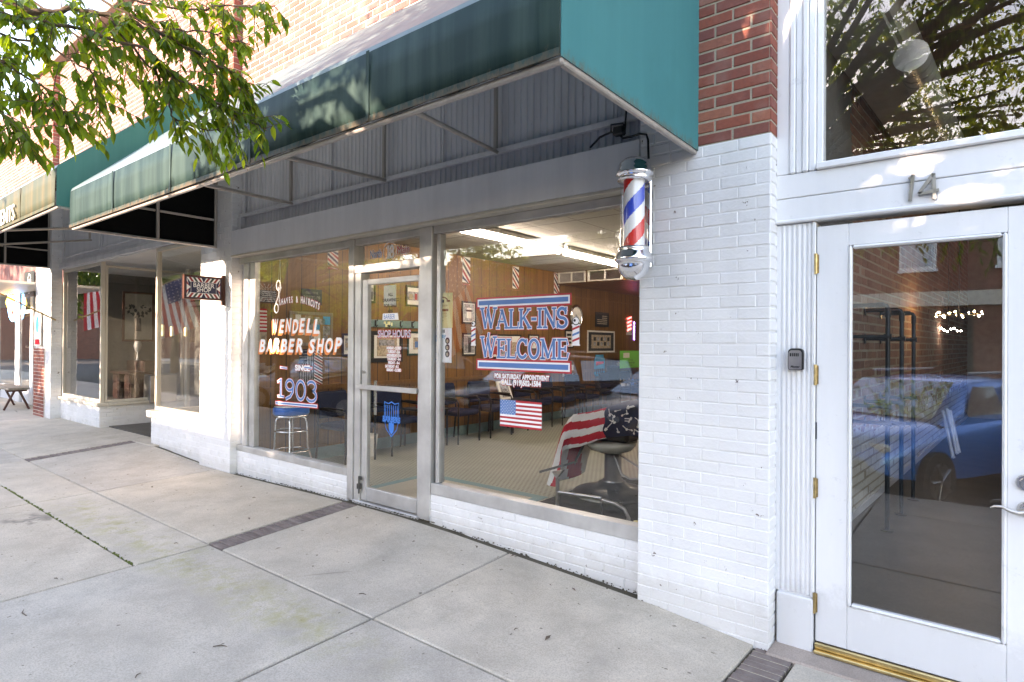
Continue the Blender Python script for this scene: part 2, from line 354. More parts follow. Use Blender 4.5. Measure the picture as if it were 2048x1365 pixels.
def m_leaf():
    mt, nt, bs = newmat('leaf'); o = [n for n in nt.nodes if n.type == 'OUTPUT_MATERIAL'][0]
    g = nt.nodes.new('ShaderNodeNewGeometry')
    c = ramp(nt, g.outputs['Random Per Island'], [(0, (.040, .085, .010)), (.5, (.080, .15, .016)), (.85, (.12, .19, .024)), (1, (.19, .22, .03))])
    nt.links.new(c, bs.inputs['Base Color']); bs.inputs['Roughness'].default_value = .42; bs.inputs['Specular IOR Level'].default_value = .35
    tr = nt.nodes.new('ShaderNodeBsdfTranslucent'); nt.links.new(mix(nt, 1.0, c, (3.6, 2.9, .8), 'MULTIPLY'), tr.inputs[0])
    mx = nt.nodes.new('ShaderNodeMixShader'); mx.inputs[0].default_value = .52
    nt.links.new(bs.outputs[0], mx.inputs[1]); nt.links.new(tr.outputs[0], mx.inputs[2]); nt.links.new(mx.outputs[0], o.inputs[0])
    return mt
M_LEAF = m_leaf()
M_BARK = m_concrete('bark', (.12, .085, .06))

# ------------------------------------------------------------------ mesh helpers
class MB:
    """collects shapes; each face carries a material slot index"""
    def __init__(s): s.v = []; s.f = []; s.m = []; s.sm = []
    def add(s, vs, fs, mi=0, smooth=False):
        b = len(s.v); s.v += [tuple(p) for p in vs]
        for f in fs: s.f.append(tuple(i+b for i in f)); s.m.append(mi); s.sm.append(smooth)
        return s
    def box(s, x0, x1, y0, y1, z0, z1, mi=0):
        x0, x1 = sorted((x0, x1)); y0, y1 = sorted((y0, y1)); z0, z1 = sorted((z0, z1))
        v = [(x0, y0, z0), (x1, y0, z0), (x1, y1, z0), (x0, y1, z0), (x0, y0, z1), (x1, y0, z1), (x1, y1, z1), (x0, y1, z1)]
        return s.add(v, [(0, 3, 2, 1), (4, 5, 6, 7), (0, 1, 5, 4), (1, 2, 6, 5), (2, 3, 7, 6), (3, 0, 4, 7)], mi)
    def bbox(s, x0, x1, y0, y1, z0, z1, r=.004, mi=0):
        """box with chamfered edges"""
        x0, x1 = sorted((x0, x1)); y0, y1 = sorted((y0, y1)); z0, z1 = sorted((z0, z1))
        r = min(r, (x1-x0)*.45, (y1-y0)*.45, (z1-z0)*.45)
        X = (x0, x1); Y = (y0, y1); Z = (z0, z1); vs = []; ix = {}
        for i in (0, 1):
            for j in (0, 1):
                for k in (0, 1):
                    px, py, pz = X[i], Y[j], Z[k]; dx, dy, dz = r*(1-2*i), r*(1-2*j), r*(1-2*k)
                    for a, p in enumerate(((px, py+dy, pz+dz), (px+dx, py, pz+dz), (px+dx, py+dy, pz))):
                        ix[(i, j, k, a)] = len(vs); vs.append(p)
        F = []
        for i in (0, 1):
            q = [ix[(i, 0, 0, 0)], ix[(i, 1, 0, 0)], ix[(i, 1, 1, 0)], ix[(i, 0, 1, 0)]]; F.append(q if i else q[::-1])
            q = [ix[(0, i, 0, 1)], ix[(0, i, 1, 1)], ix[(1, i, 1, 1)], ix[(1, i, 0, 1)]]; F.append(q if i else q[::-1])
            q = [ix[(0, 0, i, 2)], ix[(1, 0, i, 2)], ix[(1, 1, i, 2)], ix[(0, 1, i, 2)]]; F.append(q if i else q[::-1])
        for a in (0, 1):
            for b in (0, 1):
                def fx(q, fl): F.append(q if fl else q[::-1])
                fx([ix[(a, b, 0, 0)], ix[(a, b, 1, 0)], ix[(a, b, 1, 1)], ix[(a, b, 0, 1)]], (a+b) % 2 == 1)
                fx([ix[(a, 0, b, 0)], ix[(a, 0, b, 2)], ix[(a, 1, b, 2)], ix[(a, 1, b, 0)]], (a+b) % 2 == 0)
                fx([ix[(0, a, b, 1)], ix[(1, a, b, 1)], ix[(1, a, b, 2)], ix[(0, a, b, 2)]], (a+b) % 2 == 1)
        for i in (0, 1):
            for j in (0, 1):
                for k in (0, 1):
                    q = [ix[(i, j, k, 0)], ix[(i, j, k, 1)], ix[(i, j, k, 2)]]
                    F.append(q if (i+j+k) % 2 == 1 else q[::-1])
        return s.add(vs, F, mi)
    def prism(s, pts, axis, a, b, mi=0):
        """polygon pts (2D) swept along axis from a to b"""
        def P3(u, v, t): return {0: (t, u, v), 1: (u, t, v), 2: (u, v, t)}[axis]
        n = len(pts); vs = [P3(u, v, a) for u, v in pts]+[P3(u, v, b) for u, v in pts]
        return s.add(vs, [tuple(range(n))[::-1], tuple(range(n, 2*n))]+[(i, (i+1) % n, (i+1) % n+n, i+n) for i in range(n)], mi)
    def tube(s, pts, r, n=10, mi=0, closed=False, cap=True):
        pts = [Vector(p) for p in pts]; R = r if isinstance(r, (list, tuple)) else [r]*len(pts)
        vs = []; L = len(pts); ref = None
        for i, p in enumerate(pts):
            if closed: t = pts[(i+1) % L]-pts[i-1]
            else: t = pts[min(i+1, L-1)]-pts[max(i-1, 0)]
            t.normalize()
            if ref is None:
                ref = Vector((0, 0, 1)) if abs(t.z) < .9 else Vector((1, 0, 0))
            a = t.cross(ref)
            if a.length < 1e-4: a = t.cross(Vector((0, 1, 0)))
            a.normalize(); b = a.cross(t).normalized(); ref = b
            for k in range(n):
                an = 2*PI*k/n; vs.append(p+(a*math.cos(an)+b*math.sin(an))*R[i])
        fs = []
        for i in range(L if closed else L-1):
            j = (i+1) % L
            for k in range(n): fs.append((i*n+k, i*n+(k+1) % n, j*n+(k+1) % n, j*n+k))
        s.add(vs, fs, mi, True)
        if cap and not closed:
            s.add(vs[:n], [tuple(range(n))[::-1]], mi); s.add(vs[-n:], [tuple(range(n))], mi)
        return s
    def lathe(s, prof, c, n=28, mi=0):
        """profile of (radius, z) turned round a vertical axis through c"""
        vs = []; c = Vector(c)
        for r, z in prof:
            for k in range(n):
                a = 2*PI*k/n; vs.append((c.x+r*math.cos(a), c.y+r*math.sin(a), c.z+z))
        fs = [(i*n+k, i*n+(k+1) % n, (i+1)*n+(k+1) % n, (i+1)*n+k) for i in range(len(prof)-1) for k in range(n)]
        s.add(vs, fs, mi, True)
        if prof[0][0] > 1e-4: s.add(vs[:n], [tuple(range(n))[::-1]], mi)
        if prof[-1][0] > 1e-4: s.add(vs[-n:], [tuple(range(n))], mi)
        return s
    def quad(s, a, b, c, d, mi=0): return s.add([a, b, c, d], [(0, 1, 2, 3)], mi)
    def grid(s, P, mi=0, smooth=True):
        """P[i][j] points"""
        n = len(P[0]); vs = [p for r in P for p in r]
        return s.add(vs, [(i*n+j, i*n+j+1, (i+1)*n+j+1, (i+1)*n+j) for i in range(len(P)-1) for j in range(n-1)], mi, smooth)

def origin(o):
    v = Vector((0, 0, 0))
    while o: v = v+o.location; o = o.parent
    return v
def link(o, parent=None):
    COL.objects.link(o)
    if parent: o.parent = parent
    return o
def build(name, mb, mats, parent=None, label=None, rel=False, bevel=0, subd=0):
    """ONE mesh object; coordinates are world ones unless rel (then local to the parent)"""
    off = Vector((0, 0, 0)) if rel or parent is None else origin(parent)
    me = D.meshes.new(name); me.from_pydata([tuple(Vector(v)-off) for v in mb.v], [], mb.f)
    for mt in (mats if isinstance(mats, (list, tuple)) else [mats]): me.materials.append(mt)
    me.polygons.foreach_set('material_index', mb.m); me.polygons.foreach_set('use_smooth', mb.sm); me.update()
    o = link(D.objects.new(name, me), parent)
    if label: o['label'] = label
    if bevel:
        b = o.modifiers.new('bevel', 'BEVEL'); b.width = bevel; b.segments = 2; b.limit_method = 'ANGLE'
    if subd:
        b = o.modifiers.new('subd', 'SUBSURF'); b.levels = subd; b.render_levels = subd
    return o
def tag(o, label=None, cat=None, group=None, kind=None):
    for k, v in (('label', label), ('category', cat), ('group', group), ('kind', kind)):
        if v: o[k] = v
    return o
def thing(name, label, cat, loc=(0, 0, 0), group=None, rz=0):
    o = D.objects.new(name, None); o.location = loc; o.rotation_euler.z = rz; o.empty_display_size = .1
    link(o); return tag(o, label, cat, group)
def single(name, mb, mats, label, cat, group=None, **kw):
    return tag(build(name, mb, mats, **kw), label, cat, group)
def struct(name, mb, mats, **kw): return tag(build(name, mb, mats, **kw), kind='structure')
def dup(root, loc, rz=None, label=None):
    r = root.copy(); COL.objects.link(r); r.location = loc
    if rz is not None: r.rotation_euler.z = rz
    if label: r['label'] = label
    for ch in list(root.children):
        c = ch.copy(); COL.objects.link(c); c.parent = r
        for g in ch.children:
            q = g.copy(); COL.objects.link(q); q.parent = c
    return r

# ------------------------------------------------------------------ bricks, lettering, flags
def bricks(mb, face, at, u0, u1, z0, z1, L=.2, H=.0677, gap=.010, proud=.005, depth=.05, ch=.004, seed=1, jit=.0012, phase=0.0, back=1):
    """running bond laid as real bricks over a mortar bed. face '-y': u = x on plane y = at; '+x': u = y on plane x = at"""
    R = random.Random(seed)
    def place(u, d, z):       # d = distance out of the wall
        return (u, at-d, z) if face == '-y' else (at+d, u, z)
    row = 0; z = z0
    while z < z1-.005:
        zt = min(z+H, z1); off = (L/2 if row % 2 else 0)+phase*L
        u = u0-(off % L)
        while u < u1-.004:
            a, b = max(u, u0), min(u+L, u1); u += L
            if b-a < .02: continue
            e0 = gap/2 if a > u0 else 0; e1 = gap/2 if b < u1 else 0
            a += e0; b -= e1; lo, hi = z+gap/2, zt-gap/2
            if hi-lo < .008: continue
            p = proud+R.uniform(-jit, jit); t = R.uniform(-jit, jit)
            lo += R.uniform(-.0012, .0012); hi += R.uniform(-.0012, .0012)
            v = [place(a, -.006, lo), place(b, -.006, lo), place(b, -.006, hi), place(a, -.006, hi),
                 place(a+ch*.2, p-ch, lo+ch*.2), place(b-ch*.2, p-ch, lo+ch*.2), place(b-ch*.2, p-ch, hi-ch*.2), place(a+ch*.2, p-ch, hi-ch*.2),
                 place(a+ch, p+t*.5, lo+ch), place(b-ch, p-t*.5, lo+ch), place(b-ch, p-t*.5, hi-ch), place(a+ch, p+t*.5, hi-ch)]
            f = [(8, 9, 10, 11)]
            for k in range(4):
                n = (k+1) % 4
                f += [(k, n, n+4, k+4), (k+4, n+4, n+8, k+8)]
            mb.add(v, f, 0)
        z += H; row += 1
    return mb

def T2(plane, at, u, v, d=0.0):
    """point on a wall: plane '-y' (faces the street) or '+x' (faces right); d = out of the wall"""
    return (u, at-d, v) if plane == '-y' else (at+d, u, v)
def text_mesh(body, size, xs=1.0, offset=0.0, shear=0.0, align='CENTER', spacing=1.0):
    c = D.curves.new('t', 'FONT'); c.body = body; c.size = size; c.align_x = align; c.align_y = 'CENTER'
    c.offset = offset; c.shear = shear; c.fill_mode = 'FRONT'; c.resolution_u = 3; c.space_character = spacing
    o = D.objects.new('t', c); me = D.meshes.new_from_object(o)
    vs = [(v.co.x*xs, v.co.y) for v in me.vertices]; fs = [tuple(p.vertices) for p in me.polygons]
    D.objects.remove(o); D.curves.remove(c); D.meshes.remove(me); return vs, fs
def put_text(mb, body, plane, at, u, v, size, d=.001, mi=0, rot=0.0, fit=None, **kw):
    vs, fs = text_mesh(body, size, **kw)
    if fit and vs:
        w_ = max(x for x, y in vs)-min(x for x, y in vs); k = fit/w_; vs = [(x*k, y) for x, y in vs]
    c, s_ = math.cos(rot), math.sin(rot)
    mb.add([T2(plane, at, u+x*c-y*s_, v+x*s_+y*c, d) for x, y in vs], fs, mi)
def arc(cx, cy, rx, ry, a0, a1, n=14):
    return [(cx+rx*math.cos(math.radians(a0+(a1-a0)*i/n)), cy+ry*math.sin(math.radians(a0+(a1-a0)*i/n))) for i in range(n+1)]
_k, _t = 1.0, .5      # thick and thin pen
GL = {  # width, [(pen, polyline)]
 'W': (1.08, [(_k, [(.08, 1), (.32, .02)]), (_t, [(.32, .02), (.55, 1.2)]), (_k, [(.48, .95), (.70, .02)]), (_t, [(.70, .02), (.98, 1)]), (_t, [(-.03, 1), (.22, 1)]), (_t, [(.86, 1), (1.08, 1)])]),
 'A': (.92, [(_t, [(.10, 0), (.42, 1)]), (_k, [(.42, 1), (.78, 0)]), (_t, [(.16, .36), (.68, .36)]), (_t, [(0, 0), (.22, 0)]), (_t, [(.64, 0), (.92, 0)]), (_t, [(.30, 1), (.45, 1)])]),
 'L': (.74, [(_k, [(.18, 0), (.18, 1)]), (_t, [(.05, 1), (.32, 1)]), (_t, [(.05, 0), (.68, 0), (.74, .28)])]),
 'K': (.88, [(_k, [(.18, 0), (.18, 1)]), (_t, [(.22, .42), (.74, 1)]), (_k, [(.38, .56), (.78, 0)]), (_t, [(.04, 1), (.32, 1)]), (_t, [(.04, 0), (.32, 0)]), (_t, [(.62, 1), (.84, 1)]), (_t, [(.66, 0), (.9, 0)])]),
 '-': (.42, [(_k, [(.08, .46), (.34, .46)])]),
 'I': (.42, [(_k, [(.2, 0), (.2, 1)]), (_t, [(.05, 1), (.35, 1)]), (_t, [(.05, 0), (.35, 0)])]),
 'N': (.92, [(_t, [(.16, 0), (.16, 1)]), (_k, [(.16, 1), (.76, .02)]), (_t, [(.76, .02), (.76, 1)]), (_t, [(.02, 1), (.2, 1)]), (_t, [(.04, 0), (.28, 0)]), (_t, [(.64, 1), (.88, 1)])]),
 'S': (.74, [(_k, arc(.36, .74, .26, .25, 25, 270)+arc(.36, .245, .29, .245, 90, -155)), (_t, [(.60, .70), (.62, 1.02)]), (_t, [(.08, .30), (.07, -.02)])]),
 'E': (.76, [(_k, [(.18, 0), (.18, 1)]), (_t, [(.05, 1), (.66, 1), (.70, .76)]), (_t, [(.18, .52), (.56, .52)]), (_t, [(.05, 0), (.68, 0), (.75, .28)]), (_t, [(.56, .40), (.56, .64)])]),
 'C': (.84, [(_k, arc(.46, .5, .34, .49, 45, 315)), (_t, [(.72, .72), (.74, 1.0)])]),
 'O': (.88, [(_k, arc(.44, .5, .33, .49, 0, 360, 24))]),
 'M': (1.14, [(_t, [(.18, 0), (.18, 1)]), (_k, [(.18, 1), (.55, .05)]), (_t, [(.55, .05), (.92, 1)]), (_k, [(.94, 1), (.94, 0)]), (_t, [(.04, 1), (.2, 1)]), (_t, [(.05, 0), (.32, 0)]), (_t, [(.8, 0), (1.08, 0)]), (_t, [(.9, 1), (1.08, 1)])]),
 '1': (.50, [(_k, [(.28, 0), (.28, 1)]), (_t, [(.08, .84), (.28, 1)]), (_t, [(.1, 0), (.46, 0)])]),
 '9': (.62, [(_k, arc(.31, .70, .22, .29, 0, 360, 20)), (_k, [(.53, .72), (.50, .34), (.36, .06), (.10, -.10)])]),
 '0': (.66, [(_k, arc(.33, .46, .25, .52, 0, 360, 24))]),
 '3': (.60, [(_k, arc(.27, .73, .23, .26, 145, -80)+arc(.27, .20, .26, .29, 75, -150))]),
 '8': (.60, [(_k, arc(.3, .74, .2, .24, 0, 360, 18)), (_k, arc(.3, .26, .25, .25, 0, 360, 18))]),
 ' ': (.4, []),
}
def stroke_mesh(mb, word, plane, at, u0, u1, v0, h, layers, first=1.0, slant=0.0, d0=.001):
    """lettering cut from film: each layer = (pen radius, slot); wider layers lie underneath"""
    wid = sum(GL[c][0]*(first if i == 0 else 1) for i, c in enumerate(word)); k = (u1-u0)/wid; x = u0
    for i, c in enumerate(word):
        f = first if i == 0 else 1.0
        for pen, pl in GL[c][1]:
            for li, (r, mi) in enumerate(layers):
                d = d0+li*.0012; rr = (r[0] if pen == _k else r[1])*h
                P2 = [(x+(px*f)*k+slant*py*h, v0+py*h*f*(1 if f == 1 else .98)) for px, py in pl]
                Q = [Vector(p) for p in P2]; n = len(Q); loop = (Q[0]-Q[-1]).length < 1e-5
                A = []; B = []
                for j, q in enumerate(Q):
                    if loop: t = Q[(j+1) % (n-1)]-Q[(j-1) % (n-1)]
                    else: t = Q[min(j+1, n-1)]-Q[max(j-1, 0)]
                    t = t.normalized() if t.length else Vector((1, 0)); nn = Vector((-t.y, t.x))
                    e = Vector((0, 0)) if loop else (t*(-rr*.6) if j == 0 else (t*rr*.6 if j == n-1 else Vector((0, 0))))
                    A.append(q+nn*rr+e); B.append(q-nn*rr+e)
                dd = d+(.0003 if pen == _t else 0)+.00004*(len(mb.f) % 5)
                vs = [T2(plane, at, p.x, p.y, dd) for p in A+B]
                mb.add(vs, [(j, j+1, n+j+1, n+j) for j in range(n-1)], mi)
        x += GL[c][0]*f*k
def flag_mesh(mb, P, mis=(0, 1, 2), nu=20, nv=26, stars=True):
    """P(u, v): u along the fly 0..1, v down the hoist 0..1; slots red, white, blue"""
    vs = [P(i/nu, j/nv) for i in range(nu+1) for j in range(nv+1)]; b = len(mb.v); mb.v += [tuple(p) for p in vs]
    for i in range(nu):
        for j in range(nv):
            st = j*13//nv; mi = mis[0] if st % 2 == 0 else mis[1]
            if i < nu*.4 and st < 7: mi = mis[2]
            a = b+i*(nv+1)+j; mb.f.append((a, a+1, a+nv+2, a+nv+1)); mb.m.append(mi); mb.sm.append(True)
    if stars:
        for r in range(5):
            for c in range(6):
                u, v = (c+.5)/6*.4, (r+.5)/5*7/13; e = .014
                p = [Vector(P(u+dx, v+dy)) for dx, dy in ((-e, 0), (0, e*1.5), (e, 0), (0, -e*1.5))]
                nrm = (p[1]-p[0]).cross(p[2]-p[0]); nrm = nrm.normalized()*.003 if nrm.length else nrm
                for sgn in (1, -1): mb.add([q+nrm*sgn for q in p], [(0, 1, 2, 3)], mis[1])

# ------------------------------------------------------------------ setting: ground, road, kerb, sidewalk
def lerp(xs, ys, x):
    if x <= xs[0]: return ys[0]
    for i in range(len(xs)-1):
        if x <= xs[i+1]: return ys[i]+(ys[i+1]-ys[i])*(x-xs[i])/(xs[i+1]-xs[i])
    return ys[-1]
def gz(x, y):
    wall = lerp([-16, -9, -7.6, -6.7, -4.6, -3.58, -1.67, -.9, 2], [.14, .15, .085, .085, .125, .128, .03, -.047, -.055], x)
    mid = lerp([-16, -7, -4, -2, 0, 3], [.09, .05, .05, .05, .03, .02], x)
    if y >= 0: return wall
    if y > -1.24: return wall+(mid-wall)*(-y/1.24)
    return mid+(y+1.24)*.018
KERB = -3.95
g = MB(); g.quad((-900, -900, -.30), (900, -900, -.30), (900, 900, -.30), (-900, 900, -.30)); struct('ground', g, M_ASPH)
g = MB(); g.quad((-80, -17.5, -.27), (60, -17.5, -.27), (60, KERB-.15, -.25), (-80, KERB-.15, -.25)); struct('road', g, M_ASPH)
g = MB(); g.bbox(-60, 40, KERB-.15, KERB-.003, -.4, -.03, .02); struct('kerb', g, M_CONC)
g = MB(); g.box(-60, 40, -21, -17.5, -.4, -.05); struct('far_sidewalk', g, M_CONC)
def slab(mb, x0, x1, y0, y1, mi=0, gap=.007):
    x0 += gap; x1 -= gap; y0 += gap; y1 -= gap; nx = max(1, int((x1-x0)/.45)); ny = max(1, int((y1-y0)/.3)); e = .006
    xs = [x0, x0+e]+[x0+(x1-x0)*i/nx for i in range(1, nx)]+[x1-e, x1]; ys = [y0, y0+e]+[y0+(y1-y0)*i/ny for i in range(1, ny)]+[y1-e, y1]
    R = random.Random(int(x0*100+y0*7)); P = []
    for i, x in enumerate(xs):
        r = []
        for j, y in enumerate(ys):
            ed = i in (0, len(xs)-1) or j in (0, len(ys)-1)
            wx = R.uniform(-.003, .003); wy = R.uniform(-.003, .003)
            r.append((x+wx if ed else x, y+wy if ed else y, gz(x, y)-(.007 if ed else 0)))
        P.append(r)
    b = len(mb.v); n = len(ys); mb.grid(P, mi, False)
    rim = [(i, 0) for i in range(len(xs))]+[(len(xs)-1, j) for j in range(1, n)]+[(i, n-1) for i in range(len(xs)-2, -1, -1)]+[(0, j) for j in range(n-2, 0, -1)]
    top = [P[i][j] for i, j in rim]; k = len(top)
    mb.add(top+[(p[0], p[1], p[2]-.05) for p in top], [(q, (q+1) % k, (q+1) % k+k, q+k) for q in range(k)][::1], mi)
sw = MB(); J = MB()
inner = [(-40, -24), (-24, -18), (-18, -13.9), (-13.9, -11.3), (-11.3, -9.75), (-9.52, -7.13), (-7.13, -4.66), (-4.45, -2.69), (-2.69, -.97), (-.76, 1.6), (1.6, 4), (4, 8), (8, 14), (14, 26)]
for a, b in inner: slab(sw, a, b, -1.24, .0 if b > -9.6 else 3.0)
outer = [(-40, -24), (-24, -18), (-18, -13.9), (-13.9, -11.3), (-11.3, -9.6), (-9.6, -7.13), (-7.13, -4.62), (-4.62, -2.69), (-2.69, -.85), (-.85, 1.6), (1.6, 4), (4, 8), (8, 14), (14, 26)]
for a, b in outer:
    if b < -4.6:
        slab(sw, a, b, -1.76, -1.24); slab(sw, a, b, -3.0, -1.76); slab(sw, a, b, -3.95, -3.0)
    else: slab(sw, a, b, -3.1, -1.24, gap=.010); slab(sw, a, b, -3.95, -3.1)
slab(sw, -9.9, -9.0, 0, 3.0); slab(sw, -9.62, -7.5, 0, .03); slab(sw, -1.0, 2.2, .0, .5, 0)
struct('sidewalk', sw, M_CONC)
P = [[(x, y, gz(x, y)-.022) for y in (3, .02, -.6, -1.24, -1.76, -3.0, -3.94)] for x in [-40, -24, -16, -13, -9, -7.6, -6.7, -4.6, -3.58, -1.67, -.9, 2, 26]]
J.grid(P); struct('sidewalk_bed', J, M_JOINT)
for xa, xb in ((-9.75, -9.52), (-4.66, -4.45), (-.97, -.76)):
    st = MB(); y = -1.235
    while y < -.02:
        ye = min(y+.0655, 0); R = random.uniform(-.002, .002); c = gz((xa+xb)/2, y)
        st.bbox(xa+.008, xb-.008, y+.004, ye-.004, c-.05, (c+gz((xa+xb)/2, ye))/2-.002+R, .005)
        st.box(xa+.006, xb-.006, ye-.004, ye+.004, c-.05, c-.009, 1); y = ye
    st.box(xa+.006, xb-.006, -1.235, 0, -.2, min(gz(xa, -.02), gz(xa, -1.2))-.02, 1)
    struct('brick_paving_strip', st, [M_PAVER, M_MORT])

k = MB(); R = random.Random(6)
for i in range(150):
    x = R.uniform(-8.2, -4.66); y = -1.762+R.gauss(0, .006); z = gz(x, y)-.006; r = R.uniform(.006, .016); k.lathe([(r, -.006), (r*.9, r*.35), (r*.4, r*.6), (0, r*.65)], (x, y, z), 6)
md = MB()
for i in range(420):
    x = R.uniform(-7.5, 1.2); y = .0-abs(R.gauss(0, .022)) if x < -6.8 or x > -1.7 else .075-abs(R.gauss(0, .03)); z = gz(x, min(y, 0))-.004; r = R.uniform(.0015, .006); md.lathe([(r*1.5, -.004), (r*1.2, r*.3), (r*.5, r*.5), (0, r*.55)], (x, y, z), 6)
tag(build('wall_foot_dirt_shade', md, M_JOINT), 'dark dirt and grit deepening the contact shade at the foot of the shop wall', None, None, 'stuff')  # dirt clumps added to strengthen the weak contact shadow along the wall
tag(build('moss', k, plain('moss_green', (.10, .12, .025), .95, vs=80, var=.5)), 'green moss growing in the pavement joint', None, None, 'stuff')

# ------------------------------------------------------------------ barber shop building
ZT = 6.75
bs = thing('barber_shop_building', 'brick barber shop front with white painted knee walls, aluminium windows and grey fascia', 'building', (-4.2, 0, 0))
def pilaster(parent, x0, x1, sx, dep, ztop, zb, seed, mats_low=M_WB, fy=0.0, split=None):
    """painted brick pier: front face and the side that faces right, over a solid core; red brick above"""
    b = MB(); H = .0677
    zl = zb
    n = int(round((ztop-zl)/H)); H2 = (ztop-zl)/n
    bricks(b, '-y', fy, x0, x1, zl, ztop, H=H2, seed=seed, proud=.0042, ch=.003, gap=.0065, jit=.002)
    bricks(b, '+x', x1, fy-.004, dep, zl, ztop, H=H2, L=.2, phase=.5, seed=seed+5, proud=.005, ch=.005)
    b.box(x0, x1, fy-.0005, dep, zl-.3, ztop)
    o = build('pilaster', b, mats_low, parent)
    if split:
        b = MB(); bricks(b, '-y', fy, x0, split, ztop+.001, 4.35, seed=seed+15, proud=.006); b.box(x0, split, fy-.0005, dep, ztop+.001, 4.35); build('pilaster_head', b, mats_low, parent)
        r = MB(); bricks(r, '-y', fy, split+.001, x1, ztop, 4.351, seed=seed+9, proud=.006); bricks(r, '+x', x1, fy-.004, dep, ztop, 4.351, seed=seed+11, phase=.5, proud=.005)
        r.box(split+.001, x1, fy-.0005, dep, ztop, 4.351, 1); build('brick_pier', r, [M_RB, M_MORT], parent); ztop = 4.352
    r = MB(); bricks(r, '-y', fy, x0, x1, ztop, ZT, seed=seed+9, proud=.006); bricks(r, '+x', x1, fy-.004, dep, ztop, ZT, seed=seed+11, phase=.5, proud=.005)
    r.box(x0, x1, fy-.0005, dep, ztop, ZT, 1)
    build('brick_pier', r, [M_RB, M_MORT], parent)
pilaster(bs, -1.67, -.9, 1, .34, 2.757, -.15, 3, split=-1.305)
pilaster(bs, -7.58, -6.82, 1, .34, 4.3, -.1, 21)
w_ = MB(); bricks(w_, '-y', .10, -6.82, -1.67, 4.2, ZT, seed=33, proud=.005)
w_.box(-6.82, -1.67, .1, .4, 4.2, ZT, 1); build('upper_wall', w_, [M_OB, M_MORTW], bs)
c_ = MB(); c_.bbox(-7.6, -.88, -.06, .42, ZT+.002, ZT+.12, .01); build('coping', c_, M_CONC2, bs)
rf = MB(); rf.box(-7.4, -.95, .41, 13.2, 6.3, 6.4); rf.box(-7.4, -.95, 13, 13.2, -.2, 6.3); rf.box(-7.4, -7.2, .41, 13, -.2, 6.3); rf.box(-1.2, -.95, .41, 13, -.2, 6.3)
build('roof', rf, M_DARKROOM, bs)
# fascia beam, corrugated panel
f_ = MB(); f_.bbox(-6.818, -1.674, -.012, .16, 2.60, 2.88, .004); build('fascia', f_, M_FASC, bs)
f_ = MB(); f_.bbox(-6.816, -1.676, -.014, .158, 2.575, 2.598, .004); build('soffit_trim', f_, M_CREAM, bs)
cg = MB(); x = -6.81; P = []
while x < -1.68:
    for dx, dy in ((0, .115), (.022, .115), (.03, .125), (.052, .125)):
        P.append([(x+dx, dy, 2.88), (x+dx, dy, 4.25)])
    x += .06
cg.grid(P, smooth=False); cg.box(-6.81, -1.68, .14, .3, 2.883, 4.25)
build('corrugated_panel', cg, M_GREY, bs)
lg = MB(); lg.bbox(-6.81, -1.68, .055, .125, 2.882, 2.905, .006); lg.bbox(-6.81, -1.68, .07, .108, 3.045, 3.085, .004)
for xx in (-6.62, -5.05, -3.5, -1.9): lg.box(xx, xx+.012, .095, .108, 3.086, 4.2)
build('ledge', lg, M_GREY, bs)
cw = MB(); cw.box(-6.81, -6.73, .06, .108, 2.906, 3.044); cw.box(-6.73, -6.7, .09, .108, 3.09, 4.2); build('end_board', cw, M_GREY, bs)
# knee walls
def knee(x0, x1, z1, y, seed, par, zb=-.1):
    b = MB(); n = max(2, round((z1-zb)/.062)); bricks(b, '-y', y, x0, x1, zb, z1, L=.30, H=(z1-zb)/n, gap=.007, seed=seed, proud=.006, jit=.0022, ch=.004)
    b.box(x0, x1, y-.0005, y+.2, zb-.2, z1); return build('knee_wall', b, M_WB, par)
knee(-6.82, -4.715, .335, .085, 41, bs); knee(-3.60, -1.67, .345, .085, 43, bs)
YF, YG = .085, .125       # frame face and pane
def frame_box(mb, x0, x1, z0, z1, y0=YF, y1=.17, r=.004): mb.bbox(x0, x1, y0, y1, z0, z1, r)
# left display window
wl = MB()
frame_box(wl, -6.82, -4.72, .338, .405, YF-.012); frame_box(wl, -6.82, -4.72, 2.51, 2.574); frame_box(wl, -6.70, -6.605, .407, 2.508); frame_box(wl, -6.60, -6.49, .407, 2.508, YF+.02)
for z in (.55, .9, 1.25, 1.6, 1.95, 2.3): wl.lathe([(.006, 0), (.006, .012)], (-6.53, YF-.002, z), 8)
k = MB(); k.box(-6.82, -6.702, .13, .2, .407, 2.509); build('jamb_infill', k, M_WB, bs)
wo_ = build('window', wl, M_ALU, bs, 'left display window beside the dark red stool')
p_ = MB(); p_.box(-6.49, -4.722, YG, YG+.003, .405, 2.51); pane = build('pane', p_, M_GLASS, wo_)
wr = MB()
frame_box(wr, -3.585, -1.675, .348, .44, YF-.012); frame_box(wr, -3.585, -1.675, 2.512, 2.574); frame_box(wr, -3.56, -3.52, .442, 2.51, .10)
for z in (.7, 1.1, 1.5, 1.9, 2.3): wr.lathe([(.005, 0), (.005, .01)], (-3.54, .098, z), 8)
wo2 = build('window', wr, M_ALU, bs, 'wide right display window with the large greeting')
p_ = MB(); p_.box(-3.52, -1.675, YG, YG+.003, .44, 2.512); pane2 = build('pane', p_, M_GLASS, wo2)
